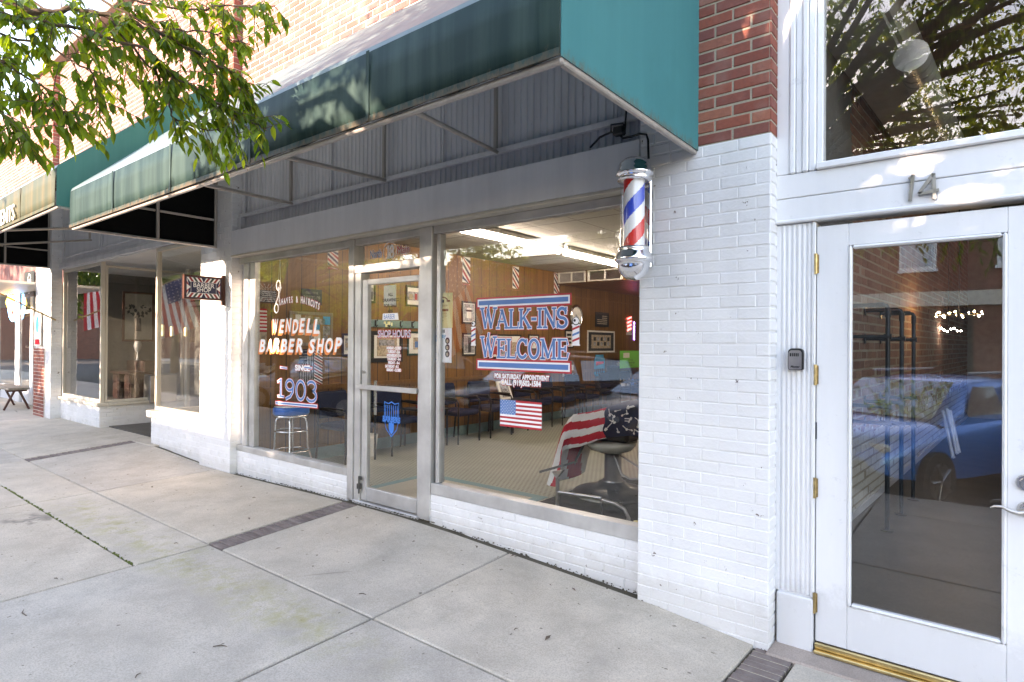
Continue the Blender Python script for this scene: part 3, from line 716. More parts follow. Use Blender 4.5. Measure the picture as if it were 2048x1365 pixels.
# door with transom
dr = MB()
frame_box(dr, -4.715, -4.635, .12, 2.574, YF-.015, .2); frame_box(dr, -4.63, -4.545, .12, 2.25, YF, .19)
frame_box(dr, -3.74, -3.59, .12, 2.574, YF-.015, .2); frame_box(dr, -4.633, -3.742, 2.25, 2.325, YF-.006, .19); frame_box(dr, -4.633, -3.742, 2.515, 2.574)
frame_box(dr, -4.633, -3.742, .09, .13, .07, .25)
dfr = build('door_frame', dr, M_ALU, bs)
p_ = MB(); p_.box(-4.633, -3.742, YG, YG+.003, 2.326, 2.514); build('transom_pane', p_, M_GLASS, dfr)
dl = MB(); y0, y1 = .10, .145
for a in ((-4.538, -4.462, .14, 2.185), (-3.782, -3.745, .14, 2.185), (-4.46, -3.784, .14, .262), (-4.46, -3.784, 2.135, 2.185)): dl.bbox(a[0], a[1], y0, y1, a[2], a[3], .004)
door = build('door', dl, M_ALU, bs, 'narrow aluminium glass door with shop hours')
p_ = MB(); p_.box(-4.462, -3.782, .122, .126, .262, 2.135); dpane = build('pane', p_, M_GLASS, door)
h_ = MB(); h_.bbox(-4.56, -3.75, .045, .075, 1.17, 1.215, .006); h_.box(-4.52, -4.49, .075, .1, 1.175, 1.21); h_.box(-3.78, -3.76, .075, .1, 1.175, 1.21); build('push_bar', h_, M_ALU, door)
h_ = MB(); h_.bbox(-4.44, -4.40, .16, .17, .93, 1.25, .003); build('pull_handle', h_, M_NICKEL, door)
h_ = MB(); h_.tube([(-4.502, .1, 1.33), (-4.502, .088, 1.33)], .016, 14); build('lock', h_, M_NICKEL, door)
h_ = MB(); h_.bbox(-4.56, -4.52, .065, .098, .24, .29, .004); h_.tube([(-4.535, .075, .2), (-4.535, .075, .36)], .008, 8); h_.bbox(-4.545, -4.50, .07, .085, .33, .36, .003); build('pivot_hinge', h_, M_DSTEEL, door)
# lettering on the panes
ZD = YG     # street face of the panes
L3 = [((.165, .135), 0), ((.122, .095), 1), ((.080, .050), 2)]
lt = MB()
def bar(mb, u0, u1, v0, v1, tilt=0, slots=(0, 1, 2), g=.013, at=ZD):
    for i, mi in enumerate(slots):
        e = g*(len(slots)-1-i); d = .001+i*.0012
        mb.quad(T2('-y', at, u0-e, v0-e, d), T2('-y', at, u1+e, v0-e+tilt, d), T2('-y', at, u1+e, v1+e+tilt, d), T2('-y', at, u0-e, v1+e, d), mi)
a = U(958, 606, 1, ZD); b = U(1137, 594, 1, ZD); bar(lt, a.x, b.x, a.z-.022, a.z+.012)
a = U(958, 728, 1, ZD); b = U(1137, 735, 1, ZD); bar(lt, a.x, b.x, a.z-.022, a.z+.014)
a = U(962, 657, 1, ZD); b = U(1136, 652, 1, ZD); stroke_mesh(lt, 'WALK-INS', '-y', ZD, a.x, b.x, a.z, .135, L3, 1.16)
a = U(962, 714, 1, ZD); b = U(1137, 714, 1, ZD); stroke_mesh(lt, 'WELCOME', '-y', ZD, a.x, b.x, a.z, .135, L3, 1.16)
build('greeting_lettering', lt, [M_RED, M_WHT, M_BLUE], wo2); lt = MB()
a = U(1042, 755, 1, ZD); put_text(lt, 'FOR SATURDAY APPOINTMENT', '-y', ZD, a.x, a.z, .052, .001, 0, fit=.52, offset=.006, spacing=1.1); put_text(lt, 'FOR SATURDAY APPOINTMENT', '-y', ZD, a.x, a.z, .047, .0025, 1, fit=.512, offset=.003, spacing=1.1)
a = U(1041, 767, 1, ZD); put_text(lt, 'CALL (919)502-1584', '-y', ZD, a.x, a.z, .06, .001, 0, fit=.38, offset=.006); put_text(lt, 'CALL (919)502-1584', '-y', ZD, a.x, a.z, .055, .0025, 1, fit=.374, offset=.003)
build('lettering', lt, [M_RED, M_WHT, M_BLUE], wo2)
def mini_pole(mb, px, py0, py1, wpx):
    c = U(px, (py0+py1)/2, 1, ZD); zt = U(px, py0, 1, ZD).z; zb = U(px, py1, 1, ZD).z; h = zt-zb; w = wpx/1190.77*4.3*.5
    def q(u0, u1, v0, v1, d, mi): mb.quad(T2('-y', ZD, u0, v0, d), T2('-y', ZD, u1, v0, d), T2('-y', ZD, u1, v1, d), T2('-y', ZD, u0, v1, d), mi)
    def disc(u, v, r, d, mi): mb.add([T2('-y', ZD, u+r*math.cos(t*PI/8), v+r*math.sin(t*PI/8), d) for t in range(16)], [tuple(range(16))], mi)
    x = c.x; q(x-w, x+w, zb+.03*h, zb+.7*h, .001, 1); q(x-w*1.2, x+w*1.2, zb, zb+.05*h, .0015, 1); q(x-w*1.2, x+w*1.2, zb+.68*h, zb+.73*h, .0015, 1)
    disc(x, zb+.84*h, w*1.05, .0018, 3); disc(x, zb+.845*h, w*.85, .0024, 1); disc(x-w*.35, zb+.86*h, w*.35, .003, 3)
    for i, mi in enumerate((0, 2, 0)):
        v = zb+h*(.12+.2*i); sl = .10*h; t = .075*h
        mb.add([T2('-y', ZD, x-w, v, .0022), T2('-y', ZD, x+w, v+sl, .0022), T2('-y', ZD, x+w, v+sl+t, .0022), T2('-y', ZD, x-w, v+t, .0022)], [(0, 1, 2, 3)], mi)
mp = MB(); mini_pole(mp, 947, 640, 692, 12); build('pole_decal', mp, [M_RED, M_WHT, M_BLUE, M_INK], wo2); mp = MB(); mini_pole(mp, 1152, 633, 692, 16); build('pole_decal', mp, [M_RED, M_WHT, M_BLUE, M_INK], wo2)
# left pane: brush letters with orange drop shade, year, bars
lt = MB()
def brush(word, px0, px1, py, h, jig, lo=.0):
    a = U(px0, py, 1, ZD); b = U(px1, py, 1, ZD); n = len(word); R = random.Random(len(word)); wsum = sum(.55 if c == ' ' else 1 for c in word); x = a.x
    for i, c in enumerate(word):
        cw_ = (b.x-a.x)/wsum*(.55 if c == ' ' else 1)
        if c != ' ':
            z = a.z+(b.z-a.z)*i/n+R.uniform(-jig, jig)
            ft = cw_*.86
            for dx, dz, mi, d, of in ((-.026, -.022, 3, .001, .015), (-.013, -.011, 3, .0016, .015), (0, 0, 1, .0026, .009)):
                vs, fs = text_mesh(c, h*1.35, offset=of*.7, shear=.22)
                if not vs: continue
                x0 = min(v[0] for v in vs); x1 = max(v[0] for v in vs); k = ft/(x1-x0)
                lt.add([T2('-y', ZD, x+cw_/2+dx+(vx-(x0+x1)/2)*k, z+vy+dz, d) for vx, vy in vs], fs, mi)
        x += cw_
brush('WENDELL', 545, 641, 653, .15, .012); brush('BARBER SHOP', 518, 686, 693, .145, .01)
build('brush_lettering', lt, [M_RED, M_WHT, M_BLUE, M_ORANGE], wo_); lt = MB()
for i, c in enumerate('SHAVES & HAIRCUTS'):
    t = i/16; px = 560+78*t; py = 606-13*math.sin(PI*min(1, t*1.0))*.75+8*t
    p = U(px, py, 1, ZD); sl = math.radians(14-26*t); k = .9 if t < .3 else 1
    put_text(lt, c, '-y', ZD, p.x, p.z, .098*k, .001, 0, rot=sl, offset=.007, xs=.62); put_text(lt, c, '-y', ZD, p.x, p.z, .092*k, .0025, 1, rot=sl, offset=.004, xs=.62)
build('arched_lettering', lt, [M_RED, M_WHT], wo_); lt = MB()
a = U(605, 737, 1, ZD); put_text(lt, 'SINCE', '-y', ZD, a.x, a.z, .085, .001, 0, fit=.28, offset=.006); put_text(lt, 'SINCE', '-y', ZD, a.x, a.z, .078, .0025, 1, fit=.272, offset=.004)
for px0, px1 in ((561, 574), (609, 624)):
    a = U(px0, 735, 1, ZD); b = U(px1, 737, 1, ZD); bar(lt, a.x, b.x, a.z-.006, a.z+.006, b.z-a.z, (0, 1, 2), .006)
a = U(553, 795, 1, ZD); b = U(635, 795, 1, ZD); stroke_mesh(lt, '1903', '-y', ZD, a.x, b.x, a.z+.015, .185, [((.125, .105), 0), ((.10, .08), 1), ((.068, .046), 2)])
a = U(552, 806, 1, ZD); b = U(634, 813, 1, ZD); bar(lt, a.x, b.x, a.z-.008, a.z+.008, b.z-a.z, (0, 1, 2), .009)
build('lettering', lt, [M_RED, M_WHT, M_BLUE, M_ORANGE], wo_)
# transom and door lettering
lt = MB(); a = U(780, 504, 1, ZD)
stroke_mesh(lt, '18', '-y', ZD, a.x-.05, a.x+.055, a.z-.055, .11, [((.10, .085), 1)])
for k in range(40):
    t0, t1 = 2*PI*k/40, 2*PI*(k+1)/40
    lt.add([T2('-y', ZD, a.x+r*math.cos(t), a.z+r*1.02*math.sin(t), .0016) for r, t in ((.092, t0), (.092, t1), (.084, t1), (.084, t0))], [(0, 1, 2, 3)], 1)
b = U(752, 509, 1, ZD); put_text(lt, 'North', '-y', ZD, b.x, b.z, .105, .001, 1, fit=.165, offset=.005); put_text(lt, 'North', '-y', ZD, b.x, b.z, .10, .0022, 2, fit=.16)
b = U(807, 500, 1, ZD); put_text(lt, 'Main', '-y', ZD, b.x, b.z, .105, .001, 1, fit=.165, offset=.005); put_text(lt, 'Main', '-y', ZD, b.x, b.z, .10, .0022, 0, fit=.16)
build('lettering', lt, [M_RED, M_WHT, M_BLUE], dfr)
lt = MB(); DZ = .122
a = U(788, 669, 1, DZ); put_text(lt, 'SHOP HOURS', '-y', DZ, a.x, a.z, .098, .001, 0, fit=.45, offset=.007); put_text(lt, 'SHOP HOURS', '-y', DZ, a.x, a.z, .09, .0022, 1, fit=.44, offset=.002); put_text(lt, 'SHOP HOURS', '-y', DZ, a.x, a.z, .084, .0032, 2, fit=.43, offset=-.002)
for i, t in enumerate(('MONDAY - CLOSED', 'TUESDAY - 8-6', 'WEDNESDAY - 8-6', 'THURSDAY - 8-6', 'FRIDAY - 8-6', 'SATURDAY - 8-2', 'SUNDAY - CLOSED')):
    a = U(788-(4 if i == 5 else 0), 697+i*7.3, 1, DZ); f = .013*len(t)
    put_text(lt, t, '-y', DZ, a.x, a.z, .036, .001, 0, fit=f*1.03, offset=.004); put_text(lt, t, '-y', DZ, a.x, a.z, .034, .0022, 1, fit=f, offset=.002)
def sh(mb, cx, cz, w, h, d, mi, hole=None):
    pts = [(-.5, .5), (-.2, .46), (0, .52), (.2, .46), (.5, .5), (.5, -.05), (.36, -.33), (0, -.55), (-.36, -.33), (-.5, -.05)]
    if hole is None: mb.add([T2('-y', DZ, cx+u*w, cz+v*h, d) for u, v in pts], [tuple(range(10))], mi)
    else:
        n = 10; vs = [T2('-y', DZ, cx+u*w, cz+v*h, d) for u, v in pts]+[T2('-y', DZ, cx+u*w*hole, cz+v*h*hole, d) for u, v in pts]
        mb.add(vs, [(i, (i+1) % n, (i+1) % n+n, i+n) for i in range(n)], mi)
build('hours_lettering', lt, [M_RED, M_WHT, M_BLUE], door); lt = MB()
a = U(783, 838, 1, DZ); sh(lt, a.x, a.z, .20, .30, .001, 3, .93)
for k in range(-3, 4): lt.quad(*[T2('-y', DZ, a.x+k*.026+u, a.z+v, .0012) for u, v in ((-.004, .0), (.004, 0), (.004, .12), (-.004, .12))], 3)
put_text(lt, 'BARBERS', '-y', DZ, a.x, a.z-.01, .07, .002, 3, fit=.24, offset=.003)
sh(lt, a.x, a.z-.085, .07, .10, .0018, 3)
build('shield_decal', lt, [M_RED, M_WHT, M_BLUE, M_SHIELD], door)
a = U(781, 634, 1, DZ); lt = MB(); lt.quad(*[T2('-y', DZ, a.x+u, a.z+v, .001) for u, v in ((-.11, -.028), (.11, -.03), (.10, .032), (-.105, .03))], 1); put_text(lt, 'BARBER', '-y', DZ, a.x-.015, a.z, .06, .002, 2, fit=.15)
a2 = U(775, 648, 1, DZ)
for u0, u1, v0, v1 in ((-.03, 0, -.03, 0), (.0, .04, -.01, .02), (-.05, -.02, .0, .02), (.05, .07, -.02, .01)): lt.quad(*[T2('-y', DZ, a2.x+u, a2.z+v, .001) for u, v in ((u0, v0), (u1, v0), (u1, v1), (u0, v1))], 4)
build('sticker', lt, [M_RED, M_WHT, M_BLUE, M_SHIELD, M_CREAMP], door)

# ------------------------------------------------------------------ inside the barber shop
XW, FZ, CZ = -6.65, .11, 3.03
b_ = MB(); b_.box(-6.82, XW, .2, 12, 0, 3.3); build('panelled_wall', b_, M_PANEL, bs)
b_ = MB(); b_.box(-6.64, -1.6, 11.9, 12.05, 0, 3.3); build('back_wall', b_, M_PANELX, bs)
b_ = MB(); b_.box(-1.7, -1.55, .35, 12, 0, 3.3); build('side_wall', b_, M_PLASTER, bs)
b_ = MB(); b_.box(-6.648, -1.7, .17, 11.9, FZ-.1, FZ); build('floor', b_, M_TILE, bs)
b_ = MB(); b_.box(-4.86, -3.40, .19, 1.26, FZ, FZ+.003); build('entry_tile', b_, M_STILE, bs)
b_ = MB(); b_.box(-4.96, -3.30, 1.26, 1.37, FZ, FZ+.004); b_.box(-3.40, -3.30, .19, 1.259, FZ, FZ+.004); b_.box(-4.96, -4.86, .19, 1.259, FZ, FZ+.004); build('tile_border', b_, M_TEALT2, bs)
b_ = MB(); b_.box(-6.648, -1.7, .2, 11.9, CZ, CZ+.1); build('ceiling', b_, M_CEIL, bs)
b_ = MB(); b_.box(-6.6495, -6.632, .2, 11.9, FZ, FZ+.15); build('baseboard', b_, M_COVE, bs)
b_ = MB(); b_.box(-6.6495, -6.63, .2, 11.9, 1.0, 1.06); b_.box(-6.6495, -6.64, .2, 11.9, 2.575, 2.6); build('chair_rail', b_, M_PANELX, bs)
b_ = MB(); b_.box(XW+.001, -2.2, 6.5, 10.2, 2.79, CZ-.002); build('bulkhead', b_, M_PANELX, bs)
def wallq(mb, px0, py0, px1, py1, d, mi=0, th=None, x=XW, corner=None):
    a = U(px0, py0, 0, x); b = U(px1, py1, 0, x); zt, zb = a.z, b.z; y0, y1 = a.y, b.y
    if th: mb.bbox(x+d, x+d+th, y0, y1, zb, zt, .004, mi)
    else: mb.quad((x+d, y0, zb), (x+d, y1, zb), (x+d, y1, zt), (x+d, y0, zt), mi)
    return y0, y1, zb, zt
def pic(name, label, cat, box, frame, mats, inner, grp=None, th=.02, bw=.03):
    """framed picture on the panelled wall: frame, backing sheet and printed patches given in 0..1 of the sheet"""
    a = U(box[0], box[1], 0, XW); b = U(box[2], box[3], 0, XW); y0, y1, zt, zb = a.y, b.y, a.z, b.z
    o = thing(name, label, cat, (XW, (y0+y1)/2, zb), grp)
    f = MB()
    for q in ((y0, y1, zt-bw, zt), (y0, y1, zb, zb+bw), (y0, y0+bw, zb+bw, zt-bw), (y1-bw, y1, zb+bw, zt-bw)): f.bbox(XW+.001, XW+.001+th, q[0], q[1], q[2], q[3], .004)
    build('frame', f, frame, o)
    s = MB(); iy0, iy1, iz0, iz1 = y0+bw, y1-bw, zb+bw, zt-bw; s.box(XW+.002, XW+.008, iy0, iy1, iz0, iz1, 0)
    for k, (u0, v0, u1, v1, mi) in enumerate(inner):
        d = XW+.0095+.0008*k; Y = lambda u: iy0+(iy1-iy0)*u; Z = lambda v: iz0+(iz1-iz0)*v
        s.quad((d, Y(u0), Z(v0)), (d, Y(u1), Z(v0)), (d, Y(u1), Z(v1)), (d, Y(u0), Z(v1)), mi)
    build('print', s, mats, o); return o
PM = [M_PAPER, M_GREYPRINT, M_SKINTONE, M_INK, M_SRED, M_BLUE]
pic('framed_picture', 'small framed black and white print seen at the left edge of the door glass', 'picture', (732, 562, 750, 607), M_BLACK, PM, [(.05, .05, .95, .95, 1), (.3, .1, .8, .5, 3), (.1, .75, .9, .9, 0)])
pic('framed_picture', 'framed group photograph behind the stripes at the top right of the door glass', 'picture', (811, 570, 852, 616), M_BLACK, PM, [(0, .25, 1, .75, 1), (.1, .3, .3, .6, 2), (.4, .3, .55, .65, 4), (.6, .25, .75, .7, 2), (.8, .3, .95, .65, 1)])
pic('framed_picture', 'large dark framed certificate under the coat rail', 'picture', (740, 662, 804, 724), M_BLACK, PM, [(.12, .08, .9, .92, 2), (.2, .55, .8, .8, 1)], bw=.06)
pic('framed_picture', 'white matted picture with green frame right of the dark certificate', 'picture', (814, 663, 853, 711), M_SGREEN, PM, [(.25, .2, .9, .8, 2), (.35, .3, .7, .6, 5)])
pic('framed_picture', 'white matted photograph of a car right of the cork board', 'picture', (683, 667, 708, 713), M_NAVYP, PM, [(.15, .2, .9, .85, 1), (.2, .35, .85, .6, 2)])
pic('framed_picture', 'upper framed black and white cowboy print left of the big greeting', 'picture', (923, 602, 951, 649), M_BLACK, PM, [(.05, .05, .95, .95, 1), (.3, .2, .7, .75, 0), (.2, .55, .8, .65, 3)])
pic('framed_picture', 'lower framed photograph of a standing man left of the big greeting', 'picture', (924, 666, 951, 712), M_BLACK, PM, [(.05, .05, .95, .95, 1), (.4, .1, .65, .85, 3)])
pic('framed_picture', 'wide dark framed picture behind the word welcome', 'picture', (972, 668, 1041, 716), M_BLACK, PM, [(.05, .1, .3, .5, 4), (.35, .1, .6, .8, 1), (.65, .1, .95, .7, 2), (.1, .6, .3, .9, 5)])
pic('framed_picture', 'small pale framed sheet behind the last letters of welcome', 'picture', (1056, 669, 1077, 700), M_BLACK, PM, [(.1, .5, .9, .9, 2)])
pic('framed_picture', 'tall narrow framed card just left of the right pole decal', 'picture', (1129, 660, 1146, 697), M_BLACK, PM, [(.2, .7, .8, .85, 3), (.2, .45, .8, .6, 3), (.2, .2, .8, .35, 3)])
pic('framed_picture', 'wide framed collection of small photographs with a white border', 'picture', (1174, 661, 1228, 705), M_PAPER, [M_INK]+PM[1:], [(.12, .14, .88, .86, 2)]+[(.2+.13*i, .28+.26*j, .29+.13*i, .48+.26*j, 3 if (i+j) % 2 else 1) for i in range(5) for j in range(2)], bw=.035)
pic('wooden_flag', 'small square wooden plaque carved as a flag above the photograph collection', 'plaque', (1190, 624, 1216, 655), M_BLACK, [M_INK, M_SKINTONE], [(.5 if v > .5 else .1, v, .95, v+.07, 1) for v in (.12, .28, .44, .6, .76)])
# cork board with cards
cb = pic('cork_board', 'cork notice board covered with pinned cards behind the brush lettering', 'notice board', (578, 622, 664, 692), M_PLANK, [M_CORK, M_PAPER, M_GREYPRINT, M_CYANP, M_SKINTONE], [], bw=.04)
a = U(578, 622, 0, XW); b = U(664, 692, 0, XW); R = random.Random(4)
for i in range(7):
    for j in range(4):
        if R.random() < .25: continue
        y = a.y+.08+(b.y-a.y-.2)*i/6.4; z = b.z+.07+(a.z-b.z-.2)*j/3.4; k = MB(); wd, hd = R.uniform(.06, .11), R.uniform(.06, .12)
        k.box(XW+.010+.001*j, XW+.0118+.001*j, y, y+wd, z, z+hd)
        tag(build('pinned_card', k, R.choice([M_PAPER, M_PAPER, M_GREYPRINT, M_CYANP, M_SKINTONE])), 'small card pinned on the cork notice board', 'card', 'cards pinned on the cork board')
# flags and banners on the wall
def bw_flag(mb, y0, y1, z0, z1, x, vert=False):
    for i in range(13):
        if vert: t0, t1 = y0+(y1-y0)*i/13, y0+(y1-y0)*(i+1)/13; mb.quad((x, t0, z0), (x, t1, z0), (x, t1, z1), (x, t0, z1), i % 2)
        else: t0, t1 = z0+(z1-z0)*i/13, z0+(z1-z0)*(i+1)/13; mb.quad((x, y0, t0), (x, y1, t0), (x, y1, t1), (x, y0, t1), i % 2)
    if vert: cy0, cy1, cz0, cz1 = y0, y0+(y1-y0)*.54, z1-(z1-z0)*.42, z1
    else: cy0, cy1, cz0, cz1 = y0, y0+(y1-y0)*.42, z1-(z1-z0)*.54, z1
    mb.quad((x+.001, cy0, cz0), (x+.001, cy1, cz0), (x+.001, cy1, cz1), (x+.001, cy0, cz1), 2)
    for i in range(6):
        for j in range(5):
            y = cy0+(cy1-cy0)*(i+.5)/6; z = cz0+(cz1-cz0)*(j+.5)/5; e = min(cy1-cy0, cz1-cz0)*.045
            mb.quad((x+.002, y-e, z-e), (x+.002, y+e, z-e), (x+.002, y+e, z+e), (x+.002, y-e, z+e), 1)
a = U(502, 579, 0, XW); b = U(551, 607, 0, XW)
k = MB(); k.box(XW+.001, XW+.014, a.y, b.y, b.z, a.z, 0); bw_flag(k, a.y, b.y, b.z, a.z, XW+.016)
single('flag_plaque', k, [M_BLACK, M_GREYPRINT, M_BLACK], 'black and grey flag plaque high on the wall by the left window edge', 'plaque')
a = U(507, 617, 0, XW); b = U(533, 650, 0, XW)
k = MB(); k.box(XW+.001, XW+.008, a.y, b.y, a.z-.27, a.z, 3)
for i in range(13):
    t = a.z-.27+.27*i/13; k.quad((XW+.010, a.y, t), (XW+.010, b.y, t), (XW+.010, b.y, t+.27/13), (XW+.010, a.y, t+.27/13), 0 if i % 2 == 0 else 1)
k.quad((XW+.0115, a.y, a.z-.145), (XW+.0115, a.y+(b.y-a.y)*.42, a.z-.145), (XW+.0115, a.y+(b.y-a.y)*.42, a.z), (XW+.0115, a.y, a.z), 2)
k.box(XW+.001, XW+.008, a.y, b.y, a.z-.52, a.z-.275, 3)
single('flag_card', k, [M_FLAGR, M_FLAGW, M_FLAGB, M_SKINTONE], 'small red and white striped flag card below the grey flag plaque', 'card')
a = U(602, 577, 0, XW); b = U(643, 611, 0, XW); k = MB(); k.bbox(XW+.001, XW+.012, a.y, b.y, b.z, a.z, .003); put_text(k, 'BARBERSHOP', '+x', XW+.012, (a.y+b.y)/2, a.z-.12, .09, .001, 1, fit=(b.y-a.y)*.8); put_text(k, 'OLD TIME', '+x', XW+.012, (a.y+b.y)/2, a.z-.05, .04, .001, 1)
single('tin_sign', k, [M_NAVYP, M_GREYPRINT], 'dark tin sign lettered barbershop above the cork board', 'sign')
a = U(598, 699, 0, XW); b = U(627, 766, 0, XW); k = MB(); k.box(XW+.001, XW+.006, a.y, b.y, b.z, a.z, 0); bw_flag(k, a.y, b.y, b.z, a.z, XW+.008, True)
single('hanging_flag', k, [M_BLACK, M_GREYPRINT, M_NAVY], 'dark blue and grey flag hung upright under the cork board', 'flag')
a = U(628, 693, 0, XW); b = U(644, 772, 0, XW); k = MB(); k.box(XW+.001, XW+.006, a.y, b.y, b.z, a.z, 1)
def diag(mb, x, y0, y1, z0, z1, n=7):
    h = (z1-z0)/n
    for i in range(-1, n+1):
        for q, mi in ((0, 0), (.5, 2)):
            zz = z0+h*(i+q); pts = []
            P4 = [(y0, zz+h*.9), (y1, zz), (y1, zz+h*.27), (y0, zz+h*1.17)]
            P4 = [(y, min(max(z, z0), z1)) for y, z in P4]
            mb.add([(x, y, z) for y, z in P4], [(0, 1, 2, 3)], mi)
diag(k, XW+.008, a.y, b.y, b.z, a.z); single('stripe_banner', k, [M_SRED, M_PAPER, M_NAVYP], 'narrow red white and blue banner beside the hung dark flag', 'banner')
for px0, py0, px1, py1, lb in ((655, 499, 676, 540, 'barber stripe strip high above the cork board'), (806, 507, 823, 536, 'barber stripe strip seen through the door transom'), (925, 507, 940, 571, 'barber stripe strip above the cowboy print'), (1025, 533, 1037, 582, 'barber stripe strip above the big greeting'), (1108, 544, 1118, 592, 'barber stripe strip touching the ceiling bulkhead')):
    a = U(px0, py0, 0, XW); b = U(px1, py1, 0, XW); k = MB(); k.box(XW+.001, XW+.004, a.y, b.y, b.z, min(a.z, CZ-.01), 1); diag(k, XW+.006, a.y, b.y, b.z, min(a.z, CZ-.01), 2)
    single('stripe_paper', k, [M_SRED, M_PAPER, M_NAVYP], lb, 'paper strip', 'barber stripe papers along the top of the wall')
# coat rail with hooks
a = U(735, 639, 0, XW); b = U(852, 658, 0, XW); cr = thing('coat_rail', 'teal coat rail with black hooks across the wall behind the door', 'coat rail', (XW, a.y, b.z))
k = MB(); k.bbox(XW+.001, XW+.02, a.y, b.y, b.z, a.z, .004); build('board', k, M_COVE, cr)
for i in range(5):
    y = a.y+.12+(b.y-a.y-.2)*i/4; z = (a.z+b.z)/2; k = MB(); k.bbox(XW+.0205, XW+.03, y-.012, y+.012, z-.035, z+.045, .003); k.tube([(XW+.02, y, z+.03), (XW+.06, y, z+.035), (XW+.08, y, z+.06)], .006, 6); k.tube([(XW+.02, y, z-.02), (XW+.05, y, z-.045), (XW+.065, y, z-.02)], .006, 6); build('hook', k, M_BLACKM, cr)
# sheet taped inside the door, posters taped to the glass
a = U(768, 572, 1, .132); b = U(792, 611, 1, .132); k = MB(); k.box(a.x, b.x, .131, .132, b.z, a.z, 0)
for i, t in enumerate(('ALL', 'DRAWINGS', 'FOR SALE', '60$')): put_text(k, t, '-y', .131, (a.x+b.x)/2+.01, a.z-.085-.05*i, .042, .0012, 1, offset=.001)
single('paper_notice', k, [M_PAPER, M_INK], 'white sheet offering drawings for sale taped inside the shop door', 'notice')
a = U(867, 588, 1, .13); b = U(905, 656, 1, .13); k = MB(); k.box(a.x, b.x, .1295, .1305, b.z, a.z, 0); cx = (a.x+b.x)/2; hh = a.z-b.z; D0 = .1295
for j in range(12):
    t0, t1 = PI*j/12, PI*(j+1)/12; k.quad(*[T2('-y', D0, cx+r*math.cos(t), a.z-.075+r*.7*math.sin(t), .001) for r, t in ((.05, t0), (.065, t0), (.065, t1), (.05, t1))][::-1], 1)
def pq(mb, u0, u1, v0, v1, mi): mb.quad(*[T2('-y', D0, u, v, .0012) for u, v in ((u0, v0), (u1, v0), (u1, v1), (u0, v1))], mi)
pq(k, cx-.075, cx+.065, a.z-.152, a.z-.132, 1); pq(k, cx-.015, cx+.015, a.z-.08, a.z-.055, 2); pq(k, cx+.045, cx+.085, a.z-.075, a.z-.06, 1)
put_text(k, 'BE IN THE KNOW', '-y', D0, cx, a.z-.105, .022, .001, 1, fit=.11)
for v in (.165, .173, .19, .20, .225, .232): pq(k, cx-.07, cx+.05*(1 if v < .2 else .2), a.z-v-.002, a.z-v, 1)
single('yellow_flyer', k, [M_CREAMP, M_BINK, M_INK], 'yellow flyer taped in the upper left corner of the right window', 'flyer')
a = U(866, 657, 1, .13); b = U(903, 726, 1, .13); k = MB(); k.box(a.x, b.x, .1295, .1305, b.z, a.z, 0); cx = (a.x+b.x)/2
put_text(k, 'Journey', '-y', D0, cx-.035, a.z-.065, .05, .001, 1, offset=.001); pq(k, a.x+.015, a.x+.105, a.z-.115, a.z-.085, 1); pq(k, a.x+.015, a.x+.095, b.z+.018, b.z+.028, 1)
for i in range(3):
    zc = a.z-.105-.055*i; k.add([T2('-y', D0, cx+.062+.026*math.cos(t*PI/8), zc+.027*math.sin(t*PI/8), .0011) for t in range(16)], [tuple(range(16))], 3)
    k.add([T2('-y', D0, cx+.062+.014*math.cos(t*PI/6), zc-.002+.015*math.sin(t*PI/6), .0022) for t in range(12)], [tuple(range(12))], 2)
    pq(k, a.x+.03, a.x+.09, zc-.045, zc-.041, 4)
for i in range(2): pq(k, cx-.01+.025*i, cx+.005+.025*i, a.z-.04, a.z-.012, 3)
single('white_flyer', k, [M_WHT, M_CYANP, M_SKINTONE, M_INK, M_GREYPRINT], 'white and blue concert flyer taped below the yellow one', 'flyer')
# flag sticker on the big pane
a = U(1000, 799, 1, .122); b = U(1083, 862, 1, .122); k = MB(); u0, u1, v1, v0 = a.x, b.x, a.z, b.z-.0
def P0(u, v): return Vector((u0+(u1-u0)*u, .1235, v1+(v0-v1)*v))
for i in range(13):
    k.quad(P0(0, i/13), P0(1, i/13), P0(1, (i+1)/13), P0(0, (i+1)/13), 0 if i % 2 == 0 else 1)
e = Vector((0, -.0012, 0)); k.quad(*[P0(u, v)+e for u, v in ((0, 0), (.39, 0), (.39, 7/13), (0, 7/13))], 2)
for i in range(9):
    for j in range(6 if i % 2 == 0 else 5):
        u = .39*(j+.5 if i % 2 == 0 else j+1)/6; v = (i+.5)/9*7/13; k.add([P0(u+.011*math.cos(t*PI/3), v+.017*math.sin(t*PI/3))+e*2 for t in range(6)], [tuple(range(6))], 1)
single('flag_sticker', k, [M_RED, M_WHT, M_BLUE], 'bright flag sticker at the bottom of the right window', 'sticker')
a = U(875, 968, 1, .129); k = MB(); k.add([T2('-y', .129, a.x+.055*math.cos(t*PI/10), a.z+.04*math.sin(t*PI/10), .0) for t in range(20)], [tuple(range(20))], 0); put_text(k, 'STOP', '-y', .129, a.x, a.z, .05, .0015, 1, fit=.09, offset=.002)
single('round_sticker', k, [M_COVE, M_INK], 'small teal oval sticker in the lower left corner of the right window', 'sticker')
